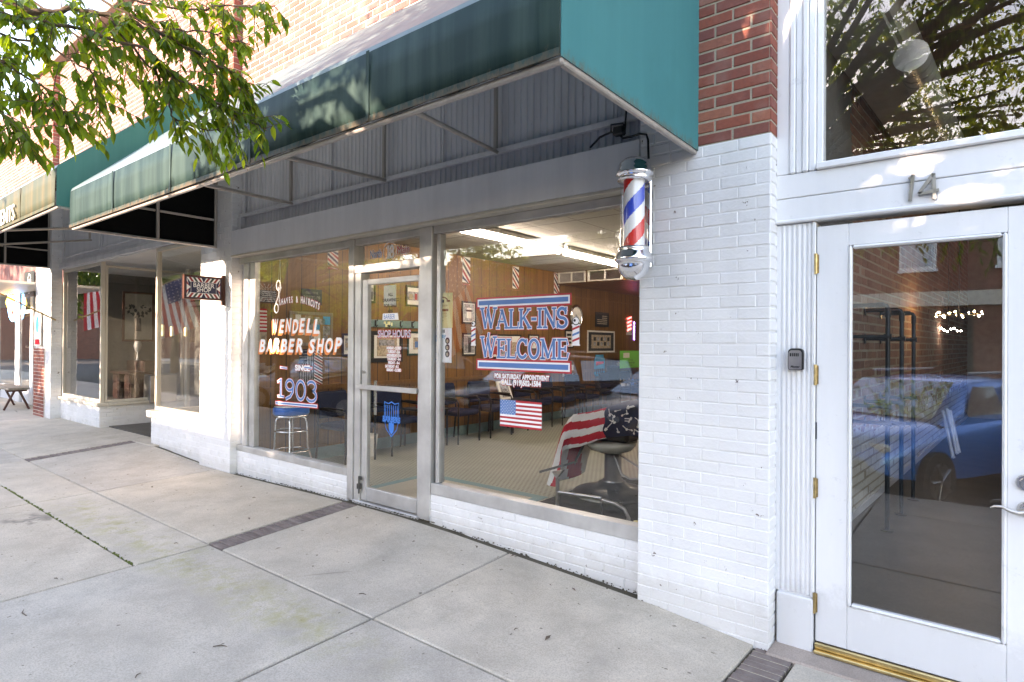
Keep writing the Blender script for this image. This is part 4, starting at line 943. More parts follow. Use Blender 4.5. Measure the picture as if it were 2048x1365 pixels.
# neon, shelf, cards at the far end of the wall
a = U(1253, 641, 0, XW); b = U(1260, 673, 0, XW); ne = thing('neon_sign', 'small lit neon sign shaped as a striped pole with violet letters', 'neon sign', (XW, a.y, b.z))
k = MB(); w0 = b.y-a.y; yc = a.y+w0*.6
k.box(XW+.002, XW+.02, yc-.11, yc+.11, b.z+.08, a.z-.06, 0)
for i in range(4): zz = b.z+.12+i*.09; k.quad((XW+.022, yc-.11, zz), (XW+.022, yc+.11, zz+.05), (XW+.022, yc+.11, zz+.09), (XW+.022, yc-.11, zz+.04), 1)
for zz in (b.z+.03, a.z-.05): k.box(XW+.002, XW+.022, yc-.13, yc+.13, zz, zz+.05, 0)
build('pole_tube', k, [M_WHT, M_NEONR], ne)
k = MB()
for i, c in enumerate('BARBER'): put_text(k, c, '+x', XW+.01, yc+.27, a.z-.06-i*.075, .09, .004, 0, offset=.004)
build('letters', k, M_NEONP, ne)
sh_ = thing('wall_shelf', 'dark shelf unit full of jars and bottles at the far end of the panelled wall', 'shelf', (-6.3, 9.7, FZ))
k = MB(); a = U(1240, 740, 0, -6.3); b = U(1290, 740, 0, -6.3)
for z in (1.08, .62, .16): k.bbox(-6.63, -6.3, a.y, b.y+.6, z, z+.03, .004)
k.bbox(-6.63, -6.31, a.y, a.y+.03, FZ, 1.079, .003); build('boards', k, M_BLACK, sh_)
R = random.Random(3)
for z in (1.112, .652):
    for i in range(9):
        y = a.y+.1+i*.09; h = R.uniform(.08, .2); k = MB(); k.lathe([(.03, 0), (.03, h*.7), (.012, h*.82), (.012, h)], (-6.4, y, z), 10)
        tag(build('bottle', k, R.choice([M_PAPER, M_NAVY, M_GREYPRINT, M_BLUE, M_SKINTONE])), 'small bottle standing on the dark shelf unit' , 'bottle', 'bottles on the dark shelf unit')
a = U(1240, 702, 0, -6.28); b = U(1280, 735, 0, -6.28); k = MB(); k.bbox(-6.285, -6.28, a.y, b.y, b.z, a.z, .001); k.quad(*[(-6.278, y, z) for y, z in ((a.y+.15, a.z-.16), (a.y+.45, a.z-.16), (a.y+.45, a.z-.05), (a.y+.15, a.z-.05))], 1)
for i, t in enumerate(('Now serving', 'Local Draft Beverages', 'Welcome')): put_text(k, t, '+x', -6.28, (a.y+b.y)/2, a.z-.21-.06*i, .05, .002, 2)
single('green_card', k, [M_LIME, M_PAPER, M_INK], 'bright lime green card standing on the dark shelf unit', 'card')
a = U(1188, 710, 0, XW); b = U(1208, 752, 0, XW); k = MB(); y0, y1, z0, z1 = a.y, b.y, b.z, a.z; m_ = (y1-y0)*.12
k.prism([(y0, z0+m_), (y0+m_, z0), (y1-m_, z0), (y1, z0+m_), (y1, z1-.12), (y1-.06, z1-.04), (y1-.06, z1), (y0+.06, z1), (y0+.06, z1-.04), (y0, z1-.12)], 0, XW+.001, XW+.02)
k.quad(*[(XW+.022, y, z) for y, z in ((y0+.06, z1-.24), (y1-.06, z1-.20), (y1-.05, z1-.15), (y0+.05, z1-.15))], 1)
for i in range(4): k.quad(*[(XW+.022, y, z) for y, z in ((y0+.06+i*.08, z0+.05), (y0+.10+i*.08, z0+.05), (y0+.12+i*.08, z0+.17), (y0+.08+i*.08, z0+.17))], 2)
single('jar_sign', k, [M_CYANP, M_FLAGR, M_NAVYP], 'blue sign shaped as a comb jar above the far chairs', 'sign')
a = U(1125, 731, 0, XW); b = U(1146, 752, 0, XW); k = MB(); k.bbox(XW+.001, XW+.01, a.y, b.y, b.z, a.z, .002, 0); k.quad(*[(XW+.0115, y, z) for y, z in ((a.y+.05, b.z+.03), (b.y-.05, b.z+.03), (b.y-.05, b.z+.12), (a.y+.05, b.z+.12))], 1)
single('wall_calendar', k, [M_PAPER, M_INK], 'white wall calendar left of the jar sign', 'calendar')
a = U(1157, 632, 0, -6.3); gl = thing('wall_lamp', 'round chrome wall lamp above the right pole decal', 'lamp', (XW, a.y, a.z))
k = MB(); k.tube([(XW, a.y, a.z), (XW+.3, a.y, a.z)], .03, 10); build('arm', k, M_CHROME, gl)
k = MB(); k.tube([(XW+.3, a.y+.2*math.cos(t*PI/10), a.z+.2*math.sin(t*PI/10)) for t in range(20)], .03, 8, closed=True); build('ring', k, M_CHROME, gl)
k = MB(); k.add([(XW+.3, a.y+.19*math.cos(t*PI/12), a.z+.19*math.sin(t*PI/12)) for t in range(24)], [tuple(range(24))]); build('face', k, M_PAPER, gl)
# air units in the bulkhead face
for px0, px1, lb, n in ((1118, 1172, 'white air grille with a dark louvre at the left of the bulkhead', 0), (1177, 1246, 'white two pane air grille at the right of the bulkhead', 1)):
    a = U(px0, 543, 1, 6.49); b = U(px1, 569, 1, 6.49); zb, zt = 2.80, CZ-.015; o = thing('air_grille', lb, 'air grille', (a.x, 6.5, zb)); k = MB()
    md = (a.x+b.x)/2
    for q in ((a.x, b.x, zb, zb+.025), (a.x, b.x, zt-.025, zt), (a.x, a.x+.03, zb+.0255, zt-.0255), (b.x-.03, b.x, zb+.0255, zt-.0255), (md-.012, md+.012, zb+.0255, zt-.0255)): k.bbox(q[0], q[1], 6.44, 6.499, q[2], q[3], .004)
    build('frame', k, M_ENAMEL, o); k = MB(); k.box(a.x+.03, b.x-.03, 6.48, 6.499, zb+.025, zt-.025)
    build('filter', k, M_STEEL if n else M_PLASTER, o)
    k = MB()
    for i in range(7): z = zb+.035+i*(zt-zb-.06)/7; k.box(md+.014, b.x-.032, 6.46, 6.479, z, z+.006)
    build('louvre', k, M_BLACKM if not n else M_STEEL, o)
# lit fluorescent fittings
for i, (y0, y1) in enumerate(((1.35, 3.78), (3.86, 6.3))):
    o = thing('ceiling_light', ('nearer' if i == 0 else 'farther')+' lit fluorescent tube fitting of the row on the shop ceiling', 'ceiling light', (-4.78, y0, CZ), 'fluorescent ceiling lights')
    k = MB(); k.bbox(-4.86, -4.70, y0, y1, CZ-.06, CZ-.001, .01); build('housing', k, M_ENAMEL, o)
    k = MB()
    k.tube([(-4.78, y0+.03, CZ-.10), (-4.78, y1-.03, CZ-.10)], .032, 14)
    build('tube', k, M_TUBE, o)

o = thing('ceiling_light', 'added unseen tube fitting under the bulkhead, lighting the back of the shop', 'ceiling light', (-3.6, 7.2, 2.79), 'fluorescent ceiling lights')  # extra lamp, hidden by the pier, added to brighten the rear
k = MB(); k.bbox(-3.68, -3.52, 7.2, 9.6, 2.735, 2.789, .01); build('housing', k, M_ENAMEL, o)
k = MB(); k.tube([(-3.6, 7.23, 2.70), (-3.6, 9.57, 2.70)], .02, 10); build('tube', k, M_TUBE, o)

# chairs, tables, stool
def make_chair():
    t = thing('waiting_chair', 'x', 'chair', (0, 0, 0), 'navy waiting chairs along the panelled wall')
    for sy in (-1, 1):
        k = MB(); k.tube([(.26, .25*sy, 0), (.26, .25*sy, .60), (.24, .25*sy, .64), (-.16, .25*sy, .66), (-.22, .25*sy, .66)], .014, 8); build('front_leg', k, M_BLACKM, t, rel=True)
        k = MB(); k.tube([(-.26, .25*sy, 0), (-.22, .25*sy, .44), (-.26, .25*sy, .82)], .014, 8); build('rear_leg', k, M_BLACKM, t, rel=True)
        k = MB(); k.bbox(-.14, .22, .25*sy-.025, .25*sy+.025, .655, .685, .012); build('armrest', k, M_BLACK, t, rel=True)
    def pad(cx, cy, cz, ax, ay, az, tilt=0):
        k = MB(); k.box(-ax, ax, -ay, ay, -az, az); c, s = math.cos(tilt), math.sin(tilt); k.v = [(cx+x*c+z*s, cy+y, cz-x*s+z*c) for x, y, z in k.v]; return k
    build('seat', pad(.02, 0, .445, .25, .235, .04), M_NAVY, t, rel=True, bevel=.03)
    build('backrest', pad(-.25, 0, .70, .03, .24, .17, -.12), M_NAVY, t, rel=True, bevel=.05)
    return t
ch0 = make_chair(); first = True
clabs = ['navy chair right behind the blue stool', 'navy chair seen through the door glass', 'navy chair just right of the door, nearest to the right window', 'navy chair second right of the door, below the concert flyer', 'navy chair mostly hidden by the flag sticker', 'navy chair just right of the flag sticker', 'navy chair left of the corner table with a cup', 'navy chair right of the corner table with a cup', 'navy chair farthest along the panelled wall']
for (y, rz), lb in zip(((1.22, .12), (2.05, -.1), (3.23, .05), (4.02, -.05), (5.2, 0), (5.98, .08), (6.9, -.04), (8.25, .05), (9.15, -.06)), clabs):
    if first: ch0.location = (-6.3, y, FZ); ch0.rotation_euler.z = rz; ch0['label'] = lb; first = False
    else: dup(ch0, (-6.3, y, FZ), rz, lb)
def table(y, label, l=.5):
    t = thing('side_table', label, 'table', (-6.33, y, FZ)); x0, x1 = -6.6, -6.08
    k = MB(); k.bbox(x0, x1, y-l/2, y+l/2, FZ+.52, FZ+.55, .008); build('table_top', k, M_BLACK, t)
    for sx in (x0+.04, x1-.04):
        for sy in (y-l/2+.04, y+l/2-.04): k = MB(); k.tube([(sx, sy, FZ), (sx, sy, FZ+.52)], .015, 8); build('leg', k, M_BLACKM, t)
table(2.64, 'black side table with books seen at the right edge of the door'); table(4.62, 'black side table carrying a photo stand, behind the flag sticker'); table(7.55, 'black side table carrying a dark cup between the far chairs')
zt = FZ+.552
k = MB(); k.bbox(-6.4, -6.38, 2.5, 2.63, zt, zt+.18, .002, 0); 
for i, tx in enumerate(('HOME', 'FREE', 'BRAVE')): put_text(k, tx, '+x', -6.38, 2.565, zt+.145-.055*i, .045, .001, 1, fit=.10)
single('desk_sign', k, [M_SRED, M_PAPER], 'small lettered block standing on the table by the door', 'sign')
k = MB(); k.lathe([(.05, 0), (.055, .05), (.03, .10), (.045, .16), (.0, .2)], (-6.35, 2.76, zt), 12); single('figurine', k, M_CREAMP, 'small yellow figurine beside the lettered block', 'figurine')
a = U(1015, 782, 0, -6.3); k = MB(); k.add([(-6.3, a.y-.16, zt), (-6.3, a.y+.16, zt), (-6.42, a.y+.16, zt+.3), (-6.42, a.y-.16, zt+.3), (-6.33, a.y-.16, zt), (-6.33, a.y+.16, zt), (-6.44, a.y+.16, zt+.3), (-6.44, a.y-.16, zt+.3)], [(0, 1, 2, 3), (7, 6, 5, 4), (0, 4, 5, 1), (1, 5, 6, 2), (2, 6, 7, 3), (3, 7, 4, 0)], 0)
k.add([(-6.307, a.y-.11, zt+.04), (-6.307, a.y+.11, zt+.04), (-6.4, a.y+.11, zt+.265), (-6.4, a.y-.11, zt+.265)], [(0, 1, 2, 3)], 1); single('photo_stand', k, [M_PAPER, M_GREYPRINT], 'white framed photograph leaning on the table behind the flag sticker', 'picture')
k = MB(); k.lathe([(.04, 0), (.05, .03), (.055, .13), (.05, .13), (.04, .03), (0, .02)], (-6.3, 7.5, zt), 14); single('cup', k, M_BLACK, 'dark round cup on the far side table', 'cup')
k = MB(); k.lathe([(.09, 0), (.12, .28), (.115, .28), (.088, .01), (0, .01)], (-6.35, 1.62, FZ), 18); single('waste_bin', k, M_PAPER, 'white waste bin between the first two chairs', 'bin')
bn = thing('bar_stool', 'chrome bar stool with a bright blue padded seat in the left window', 'stool', (-6.40, .52, FZ)); c = Vector((-6.40, .52, FZ)); H = .73
k = MB(); k.lathe([(0, H-.09), (.19, H-.09), (.205, H-.08), (.205, H-.015), (.19, H), (0, H+.012)], c, 36); build('seat', k, M_BLUEV, bn)
k = MB(); k.lathe([(0, H+.0135), (.14, H+.012), (.188, H+.002), (.19, H+.006), (.1, H+.016), (0, H+.02)], c, 36); build('seat_top', k, M_WHT, bn)
k = MB(); k.lathe([(.19, H-.112), (.207, H-.112), (.207, H-.092), (.19, H-.092)], c, 36); build('seat_band', k, M_CHROME, bn)
for i in range(4):
    t = PI/4+.15+i*PI/2; d = Vector((math.cos(t), math.sin(t), 0)); k = MB()
    k.tube([c+d*.05+Vector((0, 0, H-.118)), c+d*.12+Vector((0, 0, H-.122)), c+d*.16+Vector((0, 0, H-.14)), c+d*.175+Vector((0, 0, H-.19)), c+d*.185+Vector((0, 0, .26)), c+d*.20+Vector((0, 0, .20)), c+d*.265+Vector((0, 0, 0))], .0125, 10); build('leg', k, M_CHROME, bn)
for r, z in ((.18, H-.28), (.20, .215)):
    k = MB(); k.tube([c+Vector((r*math.cos(t*PI/16), r*math.sin(t*PI/16), z)) for t in range(32)], .010, 8, closed=True); build('foot_ring', k, M_CHROME, bn)
# barber chair, cape, mat, footrest stand
P0 = Vector((-2.86, 1.86, FZ)); bc = thing('barber_chair', 'old barber chair with steel column and round base, covered by a striped cape', 'barber chair', P0)
k = MB(); k.lathe([(0, .0), (.40, 0), (.405, .02), (.37, .05), (.24, .085), (.15, .11), (.13, .14), (0, .14)], P0, 44); build('base', k, M_DSTEEL, bc)
k = MB(); k.lathe([(.10, .13), (.10, .16), (.085, .165), (.085, .46), (.07, .47), (0, .47)], P0, 30); build('column', k, M_STEEL, bc)
k = MB(); k.lathe([(0, .42), (.10, .42), (.20, .45), (.245, .50), (.25, .535), (0, .535)], P0+Vector((.03, -.1, .02)), 40); build('seat_pan', k, M_ENAMEL, bc)
k = MB(); k.bbox(P0.x-.2, P0.x+.27, P0.y-.22, P0.y+.25, FZ+.56, FZ+.66, .03); build('seat', k, M_BLACK, bc)
k = MB(); k.bbox(P0.x+.40, P0.x+.50, P0.y-.22, P0.y+.25, FZ+.62, FZ+.94, .03); build('backrest', k, M_BLACK, bc)
for sy in (-.27, .29): k = MB(); k.bbox(P0.x-.22, P0.x+.25, P0.y+sy-.03, P0.y+sy+.03, FZ+.72, FZ+.78, .02); build('armrest', k, M_CHROME, bc)
k = MB(); k.tube([P0+Vector((.05, -.08, .43)), P0+Vector((.16, -.12, .25)), P0+Vector((.26, -.14, .22)), P0+Vector((.55, -.14, .27))], .011, 8); build('pump_lever', k, M_STEEL, bc)
k = MB(); k.tube([P0+Vector((.03, -.05, .45)), P0+Vector((.5, -.1, .25))], .009, 8); build('brace', k, M_STEEL, bc)
k = MB(); k.tube([P0+Vector((-.28, -.05, .52)), P0+Vector((-.42, -.05, .26)), P0+Vector((-.5, -.05, .24))], .014, 8); k.bbox(P0.x-.58, P0.x-.44, P0.y-.2, P0.y+.12, FZ+.225, FZ+.245, .006); build('footplate', k, M_STEEL, bc)
# the cape: a cloth thrown over arms and back
cp = MB(); NU, NV = 70, 64
prof = [(-.47, .12), (-.43, .30), (-.37, .55), (-.31, .75), (-.24, .81), (-.05, .85), (.15, .91), (.36, .98), (.52, 1.0), (.6, .9)]   # along the chair: x from the column, height
def along(t):
    t *= len(prof)-1; i = min(int(t), len(prof)-2); f = t-i
    return prof[i][0]+(prof[i+1][0]-prof[i][0])*f, prof[i][1]+(prof[i+1][1]-prof[i][1])*f
PT = []
for i in range(NU+1):
    t = i/NU; x, z = along(t); r = []
    for j in range(NV+1):
        s = j/NV*1.75-.6            # across: 0 at the near arm edge; positive hangs down the near side
        front = max(0, 1-t/.36)
        drop = max(0, .30+.02*math.sin(t*17)+front*.05)
        if s <= 0: y = -.36-s*1.05; zz = z-.05*math.sin(PI*min(1, -s/.6))*(1-front)
        else:
            f = min(1, s/1.15); y = -.36-.04*math.sin(f*PI)-.03*f-.025*math.sin(t*21+f*2)*f; zz = z-drop*f*(1 if t > .33 else .35+.65*t/.33)
        xx = x-.05*front*math.sin(s*6)+.012*math.sin(s*9+t*5)
        r.append((P0.x+xx, P0.y+y, FZ+max(.1, zz)))
    PT.append(r)
b = len(cp.v); cp.v += [p for r in PT for p in r]
for i in range(NU):
    for j in range(NV):
        t = (i+.5)/NU; s = (j+.5)/NV*1.75-.6
        if t > .66: mi = 2
        else: mi = 0 if int(math.floor((s*.72-t*.34+2.0)/.185)) % 2 else 1
        a = b+i*(NV+1)+j; cp.f.append((a, a+NV+1, a+NV+2, a+1)); cp.m.append(mi); cp.sm.append(True)
R = random.Random(12)
for q in range(34):
    i = R.randint(int(.69*NU), NU-6); j = R.randint(8, NV-6); p = Vector(PT[i][j]); du = (Vector(PT[i+1][j])-p).normalized(); dv = (Vector(PT[i][j+1])-p).normalized(); nn = du.cross(dv).normalized()*.006
    an = R.uniform(0, PI); e1 = du*math.cos(an)+dv*math.sin(an); e2 = -du*math.sin(an)+dv*math.cos(an); l, wd = R.uniform(.02, .048), R.uniform(.005, .012)
    for sg in (1, -1): cp.add([p+nn*sg-e1*l-e2*wd*.4, p+nn*sg+e1*l*.4-e2*wd*.4, p+nn*sg+e1*l*.5-e2*wd*1.6, p+nn*sg+e1*l-e2*wd, p+nn*sg+e1*l+e2*wd, p+nn*sg+e1*l*.5+e2*wd*1.6, p+nn*sg+e1*l*.4+e2*wd*.4, p+nn*sg-e1*l+e2*wd*.4], [tuple(range(8))], 1)
o = single('barber_cape', cp, [M_FLAGR, M_FLAGW, M_NAVY], 'red and white striped cape with a dark tool print thrown over the barber chair', 'cape'); md = o.modifiers.new('thick', 'SOLIDIFY'); md.thickness = .003
k = MB(); k.bbox(-3.25, -2.0, 1.05, 2.6, FZ+.0005, FZ+.012, .004); single('floor_mat', k, M_RUBBER, 'black rubber mat under the barber chair', 'mat')
fs = thing('foot_stand', 'chrome foot stand with a dark tilted pad close behind the right window', 'foot stand', (-2.6, .8, FZ)); Y = .8
k = MB(); k.tube([U(1115, 1110, 1, Y), U(1115, 955, 1, Y)], .017, 10); k.tube([U(1115, 984, 1, Y), U(1203, 997, 1, Y)], .013, 10); k.tube([U(1203, 997, 1, Y), U(1204, 1080, 1, Y)], .005, 6)
k.tube([U(1205, 1000, 1, Y), U(1232, 1008, 1, Y), U(1248, 1018, 1, Y), U(1257, 1036, 1, Y), U(1259, 1085, 1, Y)], .015, 10); build('frame', k, M_STEEL, fs)
k = MB(); k.prism([(U(1106, 943, 1, Y).x, U(1106, 943, 1, Y).z), (U(1115, 957, 1, Y).x, U(1115, 957, 1, Y).z), (U(1128, 940, 1, Y).x, U(1128, 940, 1, Y).z)], 1, Y-.02, Y+.02); build('fork', k, M_CHROME, fs)
a = U(1092, 943, 1, Y); b = U(1140, 930, 1, Y); k = MB(); k.add([(a.x, Y-.1, a.z), (b.x, Y-.1, b.z), (b.x, Y+.12, b.z), (a.x, Y+.12, a.z), (a.x, Y-.1, a.z+.02), (b.x, Y-.1, b.z+.02), (b.x, Y+.12, b.z+.02), (a.x, Y+.12, a.z+.02)], [(0, 3, 2, 1), (4, 5, 6, 7), (0, 1, 5, 4), (1, 2, 6, 5), (2, 3, 7, 6), (3, 0, 4, 7)]); build('pad', k, M_DSTEEL, fs)
a = U(1270, 1042, 1, .5); k = MB(); k.lathe([(.04, 0), (.045, .02), (.045, .16), (.02, .19), (.02, .23), (0, .23)], (a.x+.01, .5, FZ), 14); single('spray_bottle', k, M_CREAMP, 'yellow bottle on the floor behind the right end of the window', 'bottle')
# small open flag-stripe string of tubes in the left window
hs = thing('hanging_tube_sign', 'unlit tube sign hanging on strings in the left window', 'sign', (U(557, 580, 1, .2)))
k = MB(); a = U(557, 575, 1, .2); b = U(555, 610, 1, .2)
k.tube([(a.x+.04*math.cos(t*PI/8), .2, a.z+.02+.055*math.sin(t*PI/8)) for t in range(16)], .006, 6, closed=True); k.tube([(a.x, .2, a.z), (b.x+.05, .2, b.z)], .006, 6); k.tube([(a.x+.06, .2, a.z), (b.x-.04, .2, b.z)], .006, 6); k.tube([(b.x-.02+.04*math.cos(t*PI/8), .2, b.z-.04+.05*math.sin(t*PI/8)) for t in range(16)], .006, 6, closed=True)
build('tube', k, M_WHT, hs); k = MB(); k.tube([(a.x, .2, a.z+.07), (a.x+.02, .2, 2.52)], .002, 5); k.tube([(a.x+.04, .2, a.z+.07), (a.x+.03, .2, 2.52)], .002, 5); build('string', k, M_WHT, hs)

# ------------------------------------------------------------------ awnings
def awning(name, label, x0, x1, yf, zb, zf, zw, mats, wally=.1, text=None):
    """shed awning: sloping cloth, front valance, two end panels, pipe frame. mats = cloth, valance, top"""
    o = thing(name, label, 'awning', ((x0+x1)/2, 0, zb)); n = 40
    prof = [(yf, zf), (yf+.012, zf+.03), (yf*.62, zf+(zw-zf)*.40), (yf*.2, zf+(zw-zf)*.84), (0.0, zw-.02), (wally-.002, zw)]
    k = MB(); P = [[(x0+(x1-x0)*i/n, y, z+.009*math.sin(i*1.9)*(1 if 1 < j < 4 else 0)) for j, (y, z) in enumerate(prof)] for i in range(n+1)]; k.grid(P, smooth=False); c = build('canopy', k, mats[2], o)
    md = c.modifiers.new('t', 'SOLIDIFY'); md.thickness = .004; md.offset = -1
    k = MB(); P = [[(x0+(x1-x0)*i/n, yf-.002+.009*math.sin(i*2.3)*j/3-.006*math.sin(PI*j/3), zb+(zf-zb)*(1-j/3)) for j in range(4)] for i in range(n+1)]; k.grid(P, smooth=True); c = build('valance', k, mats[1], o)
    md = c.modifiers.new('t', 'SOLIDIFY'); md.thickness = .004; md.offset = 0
    k = MB(); m_ = int((x1-x0)/1.18)
    for i in range(1, m_):
        xx = x0+(x1-x0)*i/m_; k.box(xx-.012, xx+.012, yf-.0185, yf-.0155, zb+.002, zf)
    k.box(x0, x1, yf-.0145, yf-.0115, zb-.002, zb+.03)
    build('hem', k, mats[1], o)
    ep = [(yf, zb), (0, zb), (0, zw-.02)]+prof[:4][::-1]
    k = MB(); k.prism(ep, 0, x1-.004, x1); build('end_panel', k, mats[0], o)
    k = MB(); k.prism(ep, 0, x0, x0+.004); k2 = build('end_panel', k, mats[0], o)
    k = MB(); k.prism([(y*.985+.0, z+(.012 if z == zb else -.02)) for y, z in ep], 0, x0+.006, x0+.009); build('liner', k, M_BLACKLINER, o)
    return o, prof
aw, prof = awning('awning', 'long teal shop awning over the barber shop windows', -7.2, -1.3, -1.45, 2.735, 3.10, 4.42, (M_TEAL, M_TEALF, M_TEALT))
def pipes(o, x0, x1, yf, zb, zt, brx, wz, wy=.09):
    k = MB(); k.bbox(x0+.005, x1-.005, yf+.006, yf+.036, zb-.022, zb+.004, .006); build('front_pipe', k, M_PIPE, o)
    k = MB(); k.bbox(x1-.036, x1-.006, yf+.037, -.005, zb-.022, zb+.004, .006); build('end_pipe', k, M_PIPE, o); k = MB(); k.bbox(x0+.012, x0+.042, yf+.037, -.005, zb-.022, zb+.004, .006); build('end_pipe', k, M_PIPE, o)
    k = MB(); X = x0+.012
    k.bbox(X, X+.028, -.67, -.64, zb+.005, zb+.95, .005); k.bbox(X, X+.028, -.034, -.006, zb+.005, zt-.2, .005); k.bbox(X+.002, X+.026, yf*.82, -.68, zb+.30, zb+.325, .005); k.bbox(X+.002, X+.026, -.635, -.036, zb+.30, zb+.325, .005); build('end_frame', k, M_PIPE, o)
    for xf, xw in brx:
        k = MB(); k.tube([(xf, yf+.03, zb-.008), (xw, wy, wz)], .016, 4); build('brace', k, M_PIPE, o)
        k = MB(); k.bbox(xw-.014, xw+.014, wy-.04, wy-.012, wz+.02, zt-.25, .004); build('wall_pipe', k, M_PIPE, o)
pipes(aw, -7.2, -1.3, -1.45, 2.735, 4.3, ((-2.17, -2.9), (-3.33, -4.2), (-4.38, -5.7)), 3.06)
aw2, _ = awning('awning', 'green teal awning of the neighbouring shop with rust stained valance', -13.75, -7.36, -1.53, 2.97, 3.35, 4.70, (M_TEAL2, M_RUSTV, M_TEALT), 0.1)
pipes(aw2, -13.75, -7.36, -1.53, 2.97, 4.5, ((-9.5, -9.8), (-11.5, -11.8)), 3.3)
k = MB(); a = U(20, 433, 1, -1.53); put_text(k, 'ENTS', '-y', -1.536, a.x, a.z-.0, .26, .022, 0, fit=.62, offset=.002); build('lettering', k, M_WHT, aw2)

# ------------------------------------------------------------------ barber pole on the pier, cable, projecting sign
pc = U(1268, 440, 1, -.17); PX = pc.x; PY = -.17
zt_, zb_ = U(1266, 315, 1, PY).z, U(1266, 562, 1, PY).z; Hh = zt_-zb_
bp = thing('barber_pole', 'chrome and glass barber pole with red white and blue spiral on the white pier', 'barber pole', (PX, PY, zb_))
def pz(f): return zb_+Hh*f       # 0 bottom .. 1 top
Rg, Rc = .082, .062
k = MB(); nz, na = 96, 72; z0, z1 = pz(.255), pz(.815); b = len(k.v)
for i in range(nz+1):
    for j in range(na): an = 2*PI*j/na; k.v.append((PX+Rc*math.cos(an), PY+Rc*math.sin(an), z0+(z1-z0)*i/nz))
for i in range(nz):
    for j in range(na):
        an = (j+.5)/na; t = ((i+.5)/nz/.95-an+.789) % 1.0
        mi = 0 if t < .25 else (1 if t < .5 else (2 if t < .75 else 1))
        k.f.append((b+i*na+j, b+i*na+(j+1) % na, b+(i+1)*na+(j+1) % na, b+(i+1)*na+j)); k.m.append(mi); k.sm.append(True)
build('striped_cylinder', k, [M_PRED, M_PWHT, M_PBLUE], bp)
k = MB(); k.lathe([(Rg, pz(.235)), (Rg, pz(.83))], (PX, PY, 0), 40); build('glass_tube', k, M_CLEAR, bp)
def hs_(r, za, zb2, n=8): return [(r*math.cos(PI/2*i/n), za+(zb2-za)*math.sin(PI/2*i/n)) for i in range(n+1)]
k = MB(); k.lathe([(.07, pz(.80)), (.098, pz(.80)), (.103, pz(.815)), (.098, pz(.83)), (.110, pz(.845)), (.115, pz(.86)), (.110, pz(.872)), (.104, pz(.885)), (.104, pz(.90))]+hs_(.100, pz(.905), pz(1.0)), (PX, PY, 0), 44); build('top_cap', k, M_CHROME, bp)
k = MB(); k.lathe([(.07, pz(.27)), (.09, pz(.268)), (.092, pz(.25)), (.088, pz(.24)), (.098, pz(.225)), (.104, pz(.20)), (.112, pz(.185)), (.114, pz(.165)), (.108, pz(.15)), (.100, pz(.145))]+[(r, z) for r, z in [( .098*math.cos(PI/2*i/9), pz(.145)-(pz(.145)-zb_)*math.sin(PI/2*i/9)) for i in range(10)]], (PX, PY, 0), 44); build('bottom_cap', k, M_CHROME, bp)
k = MB(); k.bbox(PX-.05, PX+.05, -.045, -.012, pz(.12), pz(.90), .006); k.box(PX-.03, PX+.03, PY+.08, -.046, pz(.855), pz(.875)); k.box(PX-.03, PX+.03, PY+.08, -.046, pz(.19), pz(.21)); build('back_plate', k, M_CHROME, bp)
cb_ = MB(); q = lambda x, y, v=.03: U(x, y, 1, v)
cb_.tube([q(1180, 296), q(1200, 275), q(1222, 265), q(1236, 268), q(1246, 277), q(1262, 274), q(1280, 268, -.02), q(1293, 270, -.02), q(1296, 280, -.02), q(1297, 318, -.02)], .007, 6); cb_.tube([q(1222, 265), q(1222, 250), q(1246, 247), q(1250, 256), q(1253, 215)], .006, 6)
cb_.bbox(q(1229, 256).x, q(1250, 256).x, .0, .05, q(1240, 272).z, q(1240, 255).z, .008)
single('power_cable', cb_, M_BLACK, 'black cable and small junction box above the barber pole', 'cable')
sg = thing('projecting_sign', 'projecting sign reading barber shop with red white and green stripes on the middle pier', 'sign', (-6.97, 0, 2.06))
SX = -6.97; sy0, sy1, sz0, sz1 = -.47, -.035, 2.075, 2.345
k = MB()
for q_ in ((sy0, sy1, sz0, sz0+.018), (sy0, sy1, sz1-.018, sz1), (sy0, sy0+.018, sz0+.019, sz1-.019), (sy1-.018, sy1, sz0+.019, sz1-.019)): k.bbox(SX-.026, SX+.026, q_[0], q_[1], q_[2], q_[3], .003)
build('frame', k, M_PLANK if False else M_WALNUT, sg)
k = MB(); k.box(SX-.018, SX+.018, sy0+.017, sy1-.017, sz0+.017, sz1-.017, 0)
Lx, Lz = sy1-sy0, sz1-sz0
def sq(pts, d, mi): k.add([(SX+d, sy0+Lx*u, sz0+Lz*v) for u, v in pts], [tuple(range(len(pts)))], mi)
for top in (0, 1):
    f = (lambda v: 1-v) if top else (lambda v: v)
    for i, mi in enumerate((1, 2, 1, 3, 1, 2, 1, 3)):
        u0 = .07+.054*i; w0 = .048
        for mirror in (0, 1):
            g_ = (lambda u: 1-u) if mirror else (lambda u: u)
            P4 = [(g_(u0), f(.09)), (g_(u0+w0), f(.09)), (g_(min(.5, u0+w0+.09)), f(.29)), (g_(min(.5, u0+.09)), f(.29))]
            if i < 7: sq(P4 if (top+mirror) % 2 == 0 else P4[::-1], .0192, mi)
for s_ in (0, 1):
    g_ = (lambda u: 1-u) if s_ else (lambda u: u)
    for (r0, r1), mi in (((.30, .40), 1), ((.17, .27), 2), ((0, .13), 1)):
        P4 = [(g_(.075), .5-r1), (g_(.075+.10*(1-r0*1.2)), .5), (g_(.075), .5+r1)]
        sq(P4 if not s_ else P4[::-1], .0194+.0008*(1-r1), mi)
P4 = [(.175, .265), (.825, .265), (.825, .735), (.175, .735)]; sq(P4, .0206, 1); P4 = [(.182, .278), (.818, .278), (.818, .722), (.182, .722)]; sq(P4, .0212, 4)
